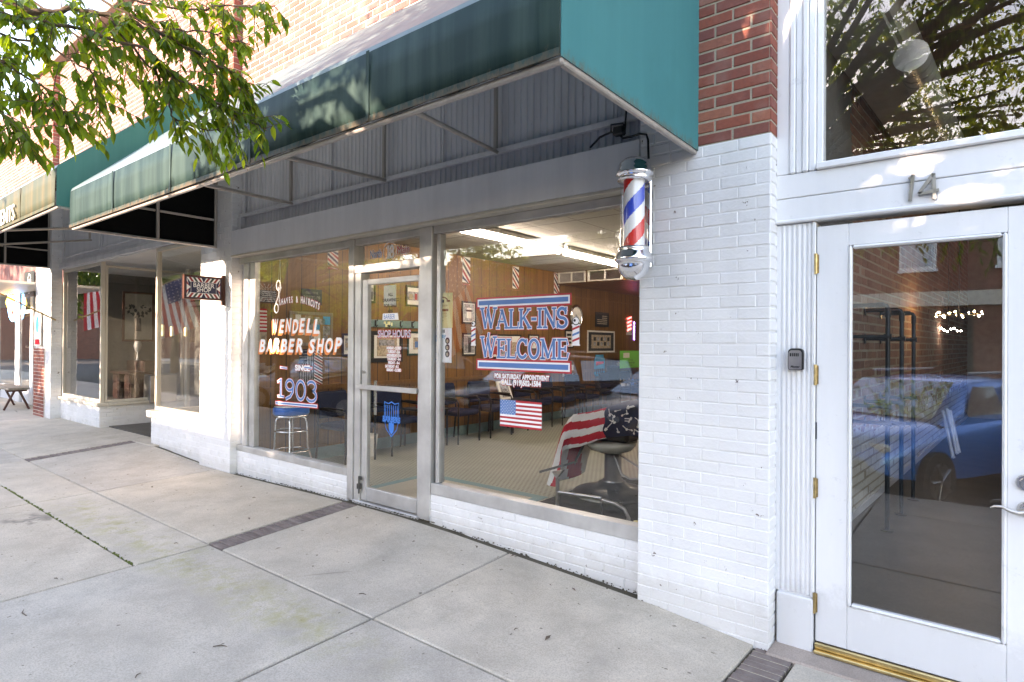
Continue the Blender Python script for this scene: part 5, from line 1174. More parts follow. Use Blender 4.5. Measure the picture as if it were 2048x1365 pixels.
put_text(k, 'BARBER', '+x', SX+.0212, (sy0+sy1)/2, sz0+Lz*.592, .072, .0014, 1, fit=Lx*.54, offset=.0008); put_text(k, 'SHOP', '+x', SX+.0212, (sy0+sy1)/2, sz0+Lz*.405, .072, .0014, 1, fit=Lx*.36, offset=.0008)
build('face', k, [M_NAVYP, M_PWHT, M_SRED, M_SGREEN, M_NAVYP], sg)
k = MB(); k.bbox(SX-.03, SX+.03, -.034, -.012, sz0-.05, sz1+.03, .004); build('wall_bracket', k, M_WALNUT, sg)

# ------------------------------------------------------------------ neighbouring shop
nb = thing('corner_shop_building', 'neighbouring brick shop with white painted display bays and a recessed entry', 'building', (-10.5, 0, 0))
pilaster(nb, -14.6, -13.62, 1, .17, 4.4, -.05, 51)
w_ = MB(); bricks(w_, '-y', .10, -13.62, -7.585, 4.45, ZT, seed=61, proud=.005); w_.box(-13.62, -7.585, .1, .4, 4.45, ZT, 1); build('upper_wall', w_, [M_OB, M_MORTW], nb)
c_ = MB(); c_.bbox(-14.7, -7.61, -.06, .42, ZT+.002, ZT+.12, .01); build('coping', c_, M_CONC2, nb)
rf = MB(); rf.box(-14.4, -7.6, .41, 9, 6.3, 6.4); rf.box(-14.4, -7.6, 8.8, 9, -.2, 6.3); rf.box(-14.4, -14.2, .41, 8.8, -.2, 6.3); rf.box(-7.59, -7.45, .41, 8.8, -.2, 6.3); build('roof', rf, M_DARKROOM, nb)
YN = .16
# grey header with panels
k = MB(); k.box(-13.62, -7.585, YN, .4, 2.98, 4.449); k.bbox(-13.62, -7.585, YN-.05, YN-.001, 2.94, 3.02, .008); k.bbox(-13.62, -7.585, YN-.03, YN-.001, 3.021, 3.06, .006)
for a_, b_ in ((-13.5, -11.6), (-11.5, -9.6), (-9.5, -7.7)):
    for q_ in ((a_, b_, 3.14, 3.17), (a_, b_, 3.75, 3.78), (a_, a_+.03, 3.171, 3.749), (b_-.03, b_, 3.171, 3.749)): k.bbox(q_[0], q_[1], YN-.018, YN-.001, q_[2], q_[3], .004)
build('header_panel', k, M_GREY, nb)
k = MB(); k.box(-13.6, -7.6, YN+.001, 8.7, 2.93, 2.975); build('ceiling', k, M_WHITE, nb)
k = MB(); k.box(-14.1, -7.6, .3, 8.7, .12, .16); build('floor', k, M_FLOOR14, nb)
XS = U(199, 805, 1, YN).x        # corner of the left bay
XR = U(303, 820, 1, .10).x       # left edge of the right bay
zs = .56
def bay_wall(x0, x1, y, z, seed): 
    b = MB(); bricks(b, '-y', y, x0, x1, -.02, z, seed=seed, proud=.005); b.box(x0, x1, y-.0005, y+.15, -.2, z); return b
b = bay_wall(-13.62, XS, YN, zs-.06, 71); bricks(b, '+x', XS, YN-.004, 1.5, -.02, zs-.06, seed=72, proud=.005); b.box(XS-.15, XS-.0005, YN+.151, 1.5, -.2, zs-.06); build('bay_wall', b, M_WB, nb)
b = bay_wall(XR, -7.585, .10, zs-.04, 73); b.box(XR, XR+.15, .26, 1.5, -.2, zs-.04); build('bay_wall', b, M_WB, nb)
k = MB(); k.bbox(-13.62, XS+.04, YN-.05, YN+.12, zs-.058, zs, .008); k.bbox(XS-.10, XS+.04, YN+.121, 1.5, zs-.058, zs, .008); build('sill', k, M_CREAM, nb)
k = MB(); k.bbox(XR-.04, -7.585, .045, .25, zs-.038, zs+.06, .008); k.bbox(XR-.04, XR+.1, .251, 1.5, zs-.038, zs+.06, .008); build('sill', k, M_CREAM, nb)
def winbox(x0, x1, y, z0, z1, ax='-y', th=.05):
    f = MB(); 
    for a0, a1, b0, b1 in ((x0, x1, z0, z0+th), (x0, x1, z1-th, z1), (x0, x0+th, z0+th, z1-th), (x1-th, x1, z0+th, z1-th)):
        if ax == '-y': f.bbox(a0, a1, y-.02, y+.04, b0, b1, .004)
        else: f.bbox(y-.04, y+.02, a0, a1, b0, b1, .004)
    o = build('window', f, M_CREAM, nb); g = MB()
    if ax == '-y': g.box(x0+th, x1-th, y+.01, y+.014, z0+th, z1-th)
    else: g.box(y-.014, y-.01, x0+th, x1-th, z0+th, z1-th)
    build('pane', g, M_GLASS, o); return o
winbox(-13.60, XS, YN+.03, zs+.001, 2.93); winbox(YN+.075, 1.5, XS-.03, zs+.001, 2.88, '+x', .04); winbox(XR, -7.59, .16, zs+.061, 2.93)
g_ = MB(); g_.box(XR+.03, XR+.034, .21, 1.5, zs+.061, 2.92); build('side_pane', g_, M_GLASS, nb)
k = MB(); k.bbox(XS, XR, 1.5, 1.56, 2.25, 2.32, .004); k.bbox(XS, XS+.1, 1.5, 1.56, .15, 2.93, .004); k.bbox(XR-.1, XR, 1.5, 1.56, .15, 2.93, .004); k.bbox(XS+.8, XS+.88, 1.5, 1.56, .15, 2.249, .004); d_ = build('door', k, M_CREAM, nb)
g_ = MB(); g_.box(XS+.1, XR-.1, 1.52, 1.525, .16, 2.92); build('pane', g_, M_GLASS, d_)
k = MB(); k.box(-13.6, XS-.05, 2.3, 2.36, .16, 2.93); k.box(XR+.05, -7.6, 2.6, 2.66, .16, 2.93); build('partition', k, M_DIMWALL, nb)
k = MB(); k.bbox(-7.75, -7.62, .22, 2.6, .6, 2.9, .02); build('inner_frame', k, M_CREAM, nb)
# things in the display bays
M_DESK = m_wood('desk_wood', (.022, .007, .004), (.05, .016, .009), 0)
def desk(x, y, z):
    o = thing('writing_desk', 'dark red wooden writing desk with drawers in the left display bay', 'desk', (x, y, z))
    k = MB(); k.bbox(x-.45, x+.45, y-.26, y+.26, z+.50, z+.54, .008); k.bbox(x-.42, x+.42, y+.0, y+.24, z+.541, z+.74, .008); build('top', k, M_DESK, o)
    for s in (-1, 1):
        k = MB(); k.bbox(x+s*.28-.14, x+s*.28+.14, y-.22, y+.24, z+.03, z+.499, .006); build('pedestal', k, M_DESK, o)
        for i in range(3): k = MB(); k.bbox(x+s*.28-.12, x+s*.28+.12, y-.235, y-.221, z+.06+.145*i, z+.185+.145*i, .004); build('drawer', k, M_DESK, o)
k = MB(); k.box(-13.6, XS-.06, .32, 2.29, .161, .50); k.box(XR+.06, -7.6, .32, 2.59, .161, .50); build('bay_floor', k, M_FLOOR14, nb)
desk(-12.3, .95, .502)
k = MB(); k.bbox(-11.78, -11.5, .9, 1.35, .502, 1.0, .01); single('filing_box', k, M_STEEL, 'grey cabinet beside the writing desk', 'cabinet')
def leaning(lb, x, y, z, w, h, mats): 
    o = thing('framed_picture', lb, 'picture', (x, y, z)); k = MB()
    for q in ((-w/2, w/2, 0, .04), (-w/2, w/2, h-.04, h), (-w/2, -w/2+.04, .041, h-.041), (w/2-.04, w/2, .041, h-.041)): k.bbox(x-.02, x+.01, y+q[0], y+q[1], z+q[2], z+q[3], .004)
    build('frame', k, M_WALNUT, o); k = MB(); k.quad((x, y-w/2+.04, z+.04), (x, y+w/2-.04, z+.04), (x, y+w/2-.04, z+h-.04), (x, y-w/2+.04, z+h-.04), 0)
    R = random.Random(5)
    for i in range(26):
        an = R.uniform(-.9, .9); L_ = R.uniform(.05, .3); p = Vector((x+.003, y+math.sin(an)*L_, z+h*.45+math.cos(an)*L_)); e = .03; t = R.uniform(0, PI)
        k.add([p+Vector((0, e*math.cos(t+q), e*(1.6 if q % PI < .1 else .5)*math.sin(t+q))) for q in (0, PI/2, PI, 3*PI/2)], [(0, 1, 2, 3)], 1)
    k.quad(*[(x+.004, y+u, z+v) for u, v in ((-.05, .2), (.05, .2), (.04, .45), (-.04, .45))], 1); build('print', k, mats, o)
a = U(277, 640, 0, -12.7); leaning('framed picture of a dark plant hanging in the left display bay', -12.7, a.y, a.z-.42, .55, .95, [plain('aged_paper', (.27, .26, .23), .8), M_INK])
k = MB(); a = U(245, 680, 0, -12.2); k.lathe([(.035, 0), (.02, .02), (.012, .14), (.05, .2), (.07, .28), (.045, .35), (0, .36)], (a.x, .95, 1.245), 16); single('table_lamp', k, M_PLASTER, 'pale globe lamp standing on the writing desk', 'lamp')
k = MB(); 
for i, (px, h) in enumerate(((318, .20), (326, .18), (344, .15), (372, .13))):
    a = U(px, 690, 1, .6); k.bbox(a.x-.03, a.x+.03, .58, .61, 1.68, 1.68+h, .004)
single('yellow_tags', k, M_CREAMP, 'row of yellow price tags hanging in the right display bay', 'tag')
k = MB(); k.bbox(-8.9, -7.8, .8, 1.4, .502, .74, .01); k.bbox(-8.9, -7.8, .8, 1.4, .741, .77, .01); single('display_plinth', k, M_PLASTER, 'low grey display plinth in the right display bay', 'plinth')
# far shop with bench
fr = thing('corner_cafe_building', 'shop at the far left with glass door, lit oval sign and red brick pier', 'building', (-20, 0, 0))
k = MB(); bricks(k, '-y', -.02, -14.62, -13.95, -.02, 1.45, seed=81, proud=.005); k.box(-14.62, -13.95, -.02, .4, -.2, 1.45, 1); build('brick_pier', k, [M_RB, M_MORTW], fr)
k = MB(); k.box(-30, -14.62, .5, .6, 2.75, ZT); bricks(k, '-y', .1, -30, -14.6, 3.9, ZT, seed=83, proud=.005); build('upper_wall', k, M_OB, fr)
k = MB(); k.box(-30, -14.6, .1001, .5, 3.9, ZT); k.box(-30, -14.6, .6, 9, 6.3, 6.4); k.box(-30, -14.6, 8.8, 9, 0, 6.3); k.box(-30, -29.8, .6, 8.8, 0, 6.3); build('roof', k, M_MORTW, fr)
k = MB(); k.box(-30, -14.63, -.9, .5, 2.70, 2.745); build('ceiling', k, M_CREAM, fr)
k = MB(); k.bbox(-30, -14.62, .5, .58, .1, .5, .01); build('base_panel', k, M_GREY, fr)
dj = [U(px, 700, 1, .5).x for px in (2, 38, 45, 50, 66, 72)]
k = MB()
for x0, x1 in ((dj[1]-.1, dj[2]), (dj[4], dj[5]), (dj[0]-.2, dj[0])): k.bbox(x0, x1, .44, .499, .14, 2.74, .006)
k.bbox(dj[1]-.1, dj[5], .45, .499, 2.22, 2.3, .006); build('door_frame', k, M_WHITE, fr)
g_ = MB(); g_.box(-30, -14.63, .46, .465, .5, 2.7); build('pane', g_, M_GLASS, fr)
k = MB(); k.box(-30, -14.7, 3.2, 3.3, .1, 3); build('back_wall', k, M_PLASTER, fr)
k = MB(); a = U(60, 568, 1, .44); k.bbox(a.x-.42, a.x+.38, .425, .435, a.z-.3, a.z+.28, .004, 0); put_text(k, '20', '-y', .425, a.x, a.z, .26, .002, 1, offset=.002)
for q in range(24):
    t0, t1 = 2*PI*q/24, 2*PI*(q+1)/24; k.add([T2('-y', .425, a.x+r*.62*math.cos(t), a.z+r*math.sin(t), .0015) for r, t in ((.23, t0), (.23, t1), (.21, t1), (.21, t0))], [(0, 1, 2, 3)], 1)
build('number_plate', k, [M_BLACK, M_WHT], fr)
a = U(26, 606, 1, .4); o = thing('oval_neon_sign', 'lit oval neon sign in red, blue and yellow in the far shop window', 'neon sign', (a.x, .4, a.z))
for r, mt, nm in ((1, M_NEONB, 'outer_tube'), (.82, M_NEONR, 'inner_tube')):
    k = MB(); k.tube([(a.x+r*.34*math.cos(t*PI/14), .4, a.z+r*.42*math.sin(t*PI/14)) for t in range(28)], .03, 6, closed=True); build(nm, k, mt, o)
k = MB(); k.lathe([(.08, -.2), (.14, .0), (.1, .15), (0, .18)], (a.x, .4, a.z), 12); build('middle_tube', k, M_NEONY, o)
bn = thing('wooden_bench', 'weathered wooden bench with dark splayed legs outside the far shop', 'bench', U(50, 815, 2, .13))
a = U(20, 763, 2, .55); b = U(75, 771, 2, .55); cx, cy = -16.3, -.02
k = MB(); k.bbox(cx-1.0, cx+.55, cy-.16, cy+.20, .56, .61, .01); build('seat', k, M_PLANK, bn)
for s in (-.8, .38):
    for d in (-1, 1): k = MB(); k.tube([(cx+s, cy+.02+d*.03, .56), (cx+s+.05*d, cy+.02+d*.2, .14)], .022, 6); build('leg', k, M_WALNUT, bn)
    k = MB(); k.bbox(cx+s-.02, cx+s+.02, cy-.15, cy+.19, .52, .559, .004); build('crossbar', k, M_WALNUT, bn)
k = MB(); a = U(86, 640, 1, -.035); k.box(-14.5, -14.08, -.045, -.035, 1.5, 2.15, 0); k.quad(*[T2('-y', -.046, u, v, 0) for u, v in ((-14.45, 1.52), (-14.13, 1.52), (-14.13, 1.62), (-14.45, 1.62))], 1); k.add([T2('-y', -.047, -14.29+.1*math.cos(t*PI/8), 1.9+.16*math.sin(t*PI/8), 0) for t in range(16)], [tuple(range(16))], 2)
single('wall_poster', k, [M_PAPER, M_FLAGR, M_CYANP], 'tall printed poster on the brick pier at the far left', 'poster')
k = MB(); a = U(48, 730, 1, 1.2)
R = random.Random(9)
o = thing('display_shelf', 'pale display shelf with small goods inside the far shop window', 'shelf', (-19.5, 1.2, .3)); 
for z in (.5, .95, 1.4): k.bbox(-20.3, -18.6, 1.1, 1.5, z, z+.03, .005)
build('boards', k, M_CREAM, o)
for z in (.533, .983, 1.433):
    for i in range(5):
        x = -20.1+i*.33; h = R.uniform(.1, .3); k = MB(); k.lathe([(.06, 0), (.07, h*.6), (.03, h*.8), (.03, h)], (x, 1.25, z), 10); tag(build('jar', k, R.choice([M_CREAMP, M_BLUEV, M_FLAGR, M_PAPER, M_COVE])), 'small jar on the pale display shelf', 'jar', 'jars on the far display shelf')
# brass flag bracket and flags on poles along the fronts
def pole_flag(lb, base, tip, w, h, nm='flag_on_pole', wave=.08, seed=0):
    o = thing(nm, lb, 'flag', base); B, T = Vector(base), Vector(tip); d = (T-B)
    k = MB(); k.tube([B, T], .014, 8); k.lathe([(0, -.03), (.03, 0), (0, .03)], T, 10); build('pole', k, M_BRASS, o)
    n = d.normalized(); side = Vector((n.x, n.y, 0)).normalized(); A = T-n*.04
    perp = Vector((-side.y, side.x, 0))
    def Pf(u, v):     # hoist (v) runs down the pole, fly (u) hangs
        p = A-n*(h*v); g = Vector((0, 0, -1))*.93+side*(.36-.25*v)
        return p+g.normalized()*(w*u)+perp*(wave*math.sin(v*9+u*3+seed)*u)-side*(.15*u*v)
    k = MB(); flag_mesh(k, Pf); build('cloth', k, [M_FLAGR, M_FLAGW, M_FLAGB], o); return o
pole_flag('flag on a brass pole fixed to the side of the far white pier', (-13.58, .06, 1.98), (-13.3, -1.9, 3.0), 1.1, .75)

pole_flag('flag on a pole over the far shop entrance', (-19.2, .08, 2.2), (-19.0, -2.5, 3.3), 1.1, .85, seed=2)

# ------------------------------------------------------------------ number 14: white doorway and tall glass
n4 = thing('white_doorway_building', 'empty shop with white wooden doorway numbered 14 and a big glass transom', 'building', (.5, 0, 0))
YD = .13
def wood(nm, boxes, r=.005, mat=M_WHITE, par=n4, lab=None):
    k = MB()
    for q in boxes: k.bbox(*q, r)
    return build(nm, k, mat, par, lab)
# fluted casing at the left of the door
k = MB(); xs = [-.872+.0255*i for i in range(7)]
for i in range(6): k.bbox(xs[i]+.001, xs[i+1]-.001, YD-.015, YD+.05, .25, 2.268, .009)
k.box(-.9, -.70, YD-.006, YD+.12, .245, 2.268); k.bbox(-.899, -.874, YD-.012, YD+.05, .25, 2.268, .004); k.bbox(-.717, -.698, YD-.018, YD+.05, .25, 2.268, .004)
build('door_casing', k, M_WHITE, n4)
wood('plinth_block', [(-.885, -.702, YD-.03, YD+.1, -.062, .244)], .006)
wood('lintel', [(-.90, 4.9, YD-.02, YD+.12, 2.272, 2.408), (-.90, 4.9, YD-.022, YD+.12, 2.4105, 2.54)], .004)
wood('lintel_moulding', [(-.90, 4.9, YD-.035, YD-.0205, 2.272, 2.292), (-.695, 4.9, YD-.045, YD+.10, 2.5415, 2.578)], .006)
k = MB()
for x0, x1, d in ((-.90, -.83, .0), (-.829, -.80, .012), (-.799, -.765, .004), (-.764, -.735, .014), (-.734, -.70, .004)): k.bbox(x0, x1, YD-.02-d, YD+.1, 2.542, ZT, .006)
build('window_casing', k, M_WHITE, n4)
tw = wood('transom_window', [(-.699, -.668, YD+.0, YD+.08, 2.579, 4.8), (1.86, 1.9, YD, YD+.08, 2.579, 4.8), (-.667, 1.859, YD, YD+.08, 4.76, 4.8), (1.901, 4.7, YD, YD+.08, 4.76, 4.8)], .005)
k = MB(); k.box(-.667, 4.7, YD+.035, YD+.039, 2.578, 4.76); build('pane', k, M_GLASS, tw)  # pane carried on unseen to the right to let in more daylight
k = MB(); bricks(k, '-y', .02, -.9, 6, 4.85, ZT, seed=91); k.box(-.9, 6, .02, .4, 4.81, ZT, 1); bricks(k, '-y', .0, 4.92, 6, -.2, 4.8, seed=92); k.box(4.92, 6, .0, .4, -.3, 4.8, 1); build('upper_wall', k, [M_RB, M_MORT], n4)
k = MB(); k.bbox(.27, .45, YD-.01, YD+.1, -.1, 2.27, .005); k.bbox(.4501, 4.9, YD, YD+.1, -.1, .35, .005); k.bbox(4.7, 4.9, YD, YD+.1, .351, 4.8, .005); build('side_panel', k, M_WHITE, n4)
k = MB(); k.box(.45, 4.7, YD+.03, YD+.034, .35, 2.27); build('added_side_glass', k, M_GLASS, n4)  # unseen side window, added so more daylight reaches the room behind
# door leaf
DX0, DX1 = -.694, .235
ld = MB(); y0, y1 = YD-.005, YD+.045
for q in ((DX0, -.545, .02, 2.24), (.095, DX1, .02, 2.24), (-.5445, .0945, .02, .245), (-.5445, .0945, 2.125, 2.24)): ld.bbox(q[0], q[1], y0, y1, q[2], q[3], .003)
leaf = build('door', ld, M_WHITE, n4, 'white wooden door with one tall glass pane')
k = MB()
for q in ((-.5445, -.527, .246, 2.124), (.077, .0945, .246, 2.124), (-.5265, .0765, .246, .264), (-.5265, .0765, 2.106, 2.124)): k.bbox(q[0], q[1], y0-.010, y0+.03, q[2], q[3], .008)
build('glazing_bead', k, M_WHITE, leaf)
k = MB(); k.box(-.527, .077, YD+.012, YD+.016, .264, 2.106); build('pane', k, M_GLASS14, leaf)
for z in (2.04, 1.445, .84, .225):
    k = MB(); k.tube([(-.697, y0-.012, z-.055), (-.697, y0-.012, z+.055)], .008, 10); k.box(-.712, -.683, y0-.004, y0+.002, z-.05, z+.05); build('hinge', k, M_BRASS, leaf)
k = MB(); k.box(-.703, -.690, y0-.003, y0+.002, 1.10, 1.19); build('old_hinge_plate', k, M_DSTEEL, leaf)
k = MB(); k.bbox(DX0, DX1, y0-.02, y0-.001, -.012, .018, .004); k.bbox(DX0, DX1, y0-.045, y0+.06, -.03, -.013, .004); build('threshold', k, M_GOLD, n4)
k = MB(); k.bbox(-.90, 1.9, -.06, .3, -.2, -.034, .01); build('door_step', k, M_CONC2, n4)
a = U(2052, 966, 1, y0)
k = MB(); k.tube([(a.x, y0, a.z), (a.x, y0-.014, a.z)], [.036, .033], 24); k.tube([(a.x, y0-.014, a.z), (a.x, y0-.024, a.z)], [.024, .022], 20); build('deadbolt', k, M_NICKEL, leaf)
b = U(2055, 1020, 1, y0)
k = MB(); k.tube([(b.x, y0, b.z), (b.x, y0-.012, b.z)], [.036, .032], 24); k.tube([(b.x, y0-.012, b.z), (b.x, y0-.045, b.z)], .012, 12)
k.tube([(b.x, y0-.048, b.z-.003), (b.x-.03, y0-.05, b.z-.012), (b.x-.06, y0-.05, b.z-.006), (b.x-.09, y0-.048, b.z+.008), (b.x-.115, y0-.045, b.z+.006), (b.x-.13, y0-.044, b.z-.004)], [.012, .011, .009, .007, .006, .003], 10); build('handle', k, M_NICKEL, leaf)
# house number
k = MB(); Yn = YD-.04
def stk(p, q, r=.0075):
    A, B = U(p[0], p[1], 1, Yn), U(q[0], q[1], 1, Yn); d = (B-A).normalized(); n_ = Vector((-d.z, 0, d.x))*r
    k.add([A+n_, B+n_, B-n_, A-n_]+[v+Vector((0, .012, 0)) for v in (A+n_, B+n_, B-n_, A-n_)], [(3, 2, 1, 0), (4, 5, 6, 7), (0, 1, 5, 4), (1, 2, 6, 5), (2, 3, 7, 6), (3, 0, 4, 7)])
stk((1826, 349), (1820, 402)); stk((1817, 358), (1828, 350), .005)
build('digit', k, M_STEEL, n4); k = MB(); stk((1867, 347), (1837, 388)); stk((1867, 347), (1869, 399)); stk((1837, 388), (1878, 380)); build('digit', k, M_STEEL, n4)
a = U(1576, 697, 1, YD-.04); b = U(1611, 741, 1, YD-.04)
lb_ = thing('key_lock_box', 'grey and black combination key box screwed to the white door casing', 'lock box', (a.x, YD-.02, b.z))
def rrect(x0, x1, z0, z1, r, n=5, rt=None):
    P = []
    for cx, cz, a0, rr in ((x1, z1, 0, rt or r), (x0, z1, 90, rt or r), (x0, z0, 180, r), (x1, z0, 270, r)):
        sx = -1 if cx == x1 else 1; sz = -1 if cz == z1 else 1
        P += [(cx+sx*rr+rr*math.cos(math.radians(a0+90*i/n)), cz+sz*rr+rr*math.sin(math.radians(a0+90*i/n))) for i in range(n+1)]
    return P
k = MB(); k.prism(rrect(a.x, b.x-.010, b.z, a.z, .010, rt=.022), 1, YD-.045, YD-.016); build('case', k, M_BLACK, lb_, bevel=.003)
k = MB(); x0, x1 = a.x+.005, b.x-.018; k.prism(rrect(x0, x1, b.z+.003, a.z-.010, .006, rt=.018), 1, YD-.05, YD-.0455); build('front', k, M_STEEL, lb_)
k = MB(); zc = a.z-.035; xm = (x0+x1)/2
for i in range(4): k.bbox(xm-.014+.009*i, xm-.008+.009*i, YD-.054, YD-.0505, zc-.009, zc+.009, .002)
k.bbox(xm-.026, xm-.018, YD-.053, YD-.0505, zc-.009, zc+.009, .002); put_text(k, 'Master', '-y', YD-.05, xm, b.z+.018, .016, .0008, 0, offset=.0006, shear=.2); build('dials', k, M_BLACK, lb_)
# room behind
W0 = Vector((-.966, 2.7, 0)); WD = Vector((.0638, 1, 0))
k = MB(); k2 = MB(); bricks(k2, '+x', 0, .0, 14, -.1, 4.3, seed=95, L=.235, H=.092, gap=.018, proud=.004, jit=.004)
def skew(v): return (W0.x+(v[1]-2.7+.17)*WD.x+v[0], v[1]+.17, v[2])
k2.v = [skew(v) for v in k2.v]; k2.f = k2.f; mi0 = len(k2.f)
k2.add([skew(v) for v in ((0, 0, -.1), (0, 14, -.1), (0, 14, 4.3), (0, 0, 4.3), (-.01, 0, -.1), (-.01, 14, -.1), (-.01, 14, 4.3), (-.01, 0, 4.3))], [(0, 1, 2, 3)], 1)
build('brick_wall', k2, [M_PEEL, M_MORT], n4)
k = MB(); k.v = [skew(v) for v in ((.004, 0, -.05), (.02, 0, -.05), (.02, 14, -.05), (.004, 14, -.05), (.004, 0, .045), (.02, 0, .045), (.02, 14, .045), (.004, 14, .045))]; k.f = [(4, 5, 6, 7), (1, 2, 6, 5), (0, 1, 5, 4)]; k.m = [0]*3; k.sm = [False]*3; build('baseboard', k, M_WHITE, n4)
k = MB(); k.box(-1.2, 5, .31, 14, -.2, -.02); build('floor', k, M_FLOOR14, n4)
k = MB(); k.box(-1.2, 5, .42, 14, 4.75, 4.9); k.box(-1.2, 5, 13.9, 14.1, -.2, 4.75); k.box(4.9, 5.1, .42, 13.9, -.2, 4.75); k.box(-1.6, -1.19, .42, 14, -.2, 4.75); build('inner_shell', k, M_PLASTER, n4)
k = MB()
for i in range(16): y = .75+i*.62; k.box(-.9, 4.9, y, y+.06, 4.46, 4.749)
build('ceiling_joist', k, M_JOIST, n4)
k = MB(); A_ = U(1644, 81, 2, 3.95); B_ = U(1752, 5, 2, 3.95)
def along_(p, y, z): return (p.x+(y-p.y)*WD.x, y, z)
for a_, b_, z_ in ((A_, B_, 3.95), (A_-Vector((.03, 0, 0)), B_+Vector((.03, 0, 0)), 4.0)):
    v_ = [along_(q, y, z) for z in (z_, z_+.4) for q, y in ((a_, .45), (b_, .45), (b_, 13.6), (a_, 13.6))]
    k.add(v_, [(0, 3, 2, 1), (4, 5, 6, 7), (0, 1, 5, 4), (1, 2, 6, 5), (2, 3, 7, 6), (3, 0, 4, 7)])
build('ceiling_beam', k, M_PLASTER, n4)
dc = thing('air_duct', 'round spiral metal air duct seen through the tall glass above the door', 'duct', (-.38, 1.6, 3.86)); k = MB()
DC = U(1822, 112, 1, 1.9); DR = .115
for i in range(60):
    a_ = DC+WD*.13*i; k.tube([a_, a_+WD*.12], DR, 28, cap=False); k.tube([a_+WD*.12, a_+WD*.13], DR*1.03, 28, cap=False)
build('body', k, plain('galvanised_steel', (.5, .52, .5), .35, .35), dc)
k = MB(); k.tube([DC-WD*.006, DC-WD*.002], DR, 32); build('end_cap', k, M_STEEL, dc)
for i, (px, py0, py1, pb) in enumerate(((1774, 610, 745, 1062), (1802, 620, 650, 1030), (1826, 627, 655, 1000))):
    a = U(px, pb, 2, -.02); y = a.y; wx = W0.x+(y-2.7)*WD.x+.01; zt = U(px, py0, 1, y).z
    o = thing('pipe_rack', ['nearest black pipe clothes rack with long arms on the brick wall', 'middle black pipe clothes rack on the brick wall', 'farthest full height black pipe clothes rack of the three by the door'][i], 'clothes rack', (a.x, y, -.02), 'black pipe racks on the brick wall')
    k = MB(); k.tube([(a.x, y, -.018), (a.x, y, zt-.03), (a.x-.012, y, zt-.008), (a.x-.04, y, zt), (wx, y, zt)], .019, 12); k.tube([(a.x, y, zt-.11), (a.x, y, zt-.03)], .024, 12); k.tube([(a.x-.03, y, zt), (a.x-.09, y, zt)], .024, 12); build('pipe', k, M_PIPEB, o)
    for zz in (zt-.28, zt-.9, .92-.07*i): k = MB(); k.tube([(a.x, y, zz), (wx, y, zz)], .017, 10); k.tube([(wx, y, zz), (wx+.01, y, zz)], .05, 16); k.tube([(a.x-.03, y, zz), (a.x+.03, y, zz)], .025, 10); build('arm', k, M_PIPEB, o)
    k = MB(); k.tube([(a.x, y, -.019), (a.x, y, -.008)], .055, 20); k.tube([(wx, y, zt), (wx+.01, y, zt)], .05, 16); build('flange', k, M_PIPEB, o)
o = thing('chandelier', 'ring chandelier with many small warm bulbs deep in the empty shop', 'chandelier', (-.2, 6.2, 2.1)); c = U(1918, 629, 1, 6.2); k = MB(); k.tube([(c.x+.24*math.cos(t*PI/16), 6.2+.24*math.sin(t*PI/16), c.z) for t in range(32)], .01, 6, closed=True); k.tube([(c.x, 6.2, c.z), (c.x, 6.2, 4.4)], .006, 6); build('ring', k, M_BLACKM, o)
k = MB()
for t in range(22): k.lathe([(0, -.012), (.011, 0), (0, .012)], (c.x+.24*math.cos(t*PI/11), 6.2+.24*math.sin(t*PI/11), c.z+.03*math.sin(t*2.1)), 6)
build('bulb', k, M_BULB, o)
o = thing('chandelier', 'smaller cluster of bulbs hanging below and behind the ring chandelier', 'chandelier', (-.2, 9, 1.9)); c = U(1897, 660, 1, 9); k = MB(); k.tube([(c.x, 9, c.z+.06), (c.x, 9, 4.4)], .006, 6); build('stem', k, M_BLACKM, o); k = MB()
for t in range(8): k.lathe([(0, -.013), (.013, 0), (0, .013)], (c.x-.15+.045*t, 9+.1*math.sin(t*2), c.z+.03*math.sin(t*1.7)), 6)
build('bulb', k, plain('lit_white_bulb', (1, .95, .85), .4, emit=18, var=0), o)
k = MB()
for p, q in (((1886, 822), (1907, 916)), ((1894, 818), (1914, 908)), ((1900, 822), (1918, 905))): k.tube([U(p[0], p[1], 1, 5.0), U(q[0], q[1], 1, 4.6)], .018, 4)
single('leaning_trim', k, M_WHITE, 'white trim boards standing together in the empty shop', 'boards')

# ------------------------------------------------------------------ across the street: what the windows reflect
ob = thing('opposite_brick_building', 'two storey brick building across the street with tall upper windows', 'building', (0, -22, 0))
XB = -11.8
M_FARBRICK = plain('distant_brick', (.20, .085, .06), .9, vs=3, var=.3)
k = MB(); k.box(XB, 26, -30, -21.5, -.2, 7.6, 0); build('wall', k, plain('distant_brick', (.20, .085, .06), .9, vs=3, var=.3), ob)
k = MB(); k.box(XB-.1, 26, -21.5, -21.2, 7.3, 7.75); k.box(XB, 26, -21.49, -21.3, 3.0, 3.5); build('cornice', k, M_CREAM, ob)
lw = thing('added_shade_block', 'unseen low brick block added across the street to shade the left sidewalk', 'building', (-25, -22, 0))  # low wing put in so that its shadow covers the sidewalk
k = MB(); k.box(-48, XB-.02, -30, -21.5, -.2, 6.0); build('wall', k, M_FARBRICK, lw)
k = MB(); k.box(-48, XB-.12, -21.5, -21.3, 5.7, 6.05); build('cornice', k, M_CREAM, lw)
for i in range(6): x = -46+i*5.7; k = MB(); k.box(x, x+4.4, -21.499, -21.44, .4, 3.0); build('shopfront', k, M_BLACK, lw)
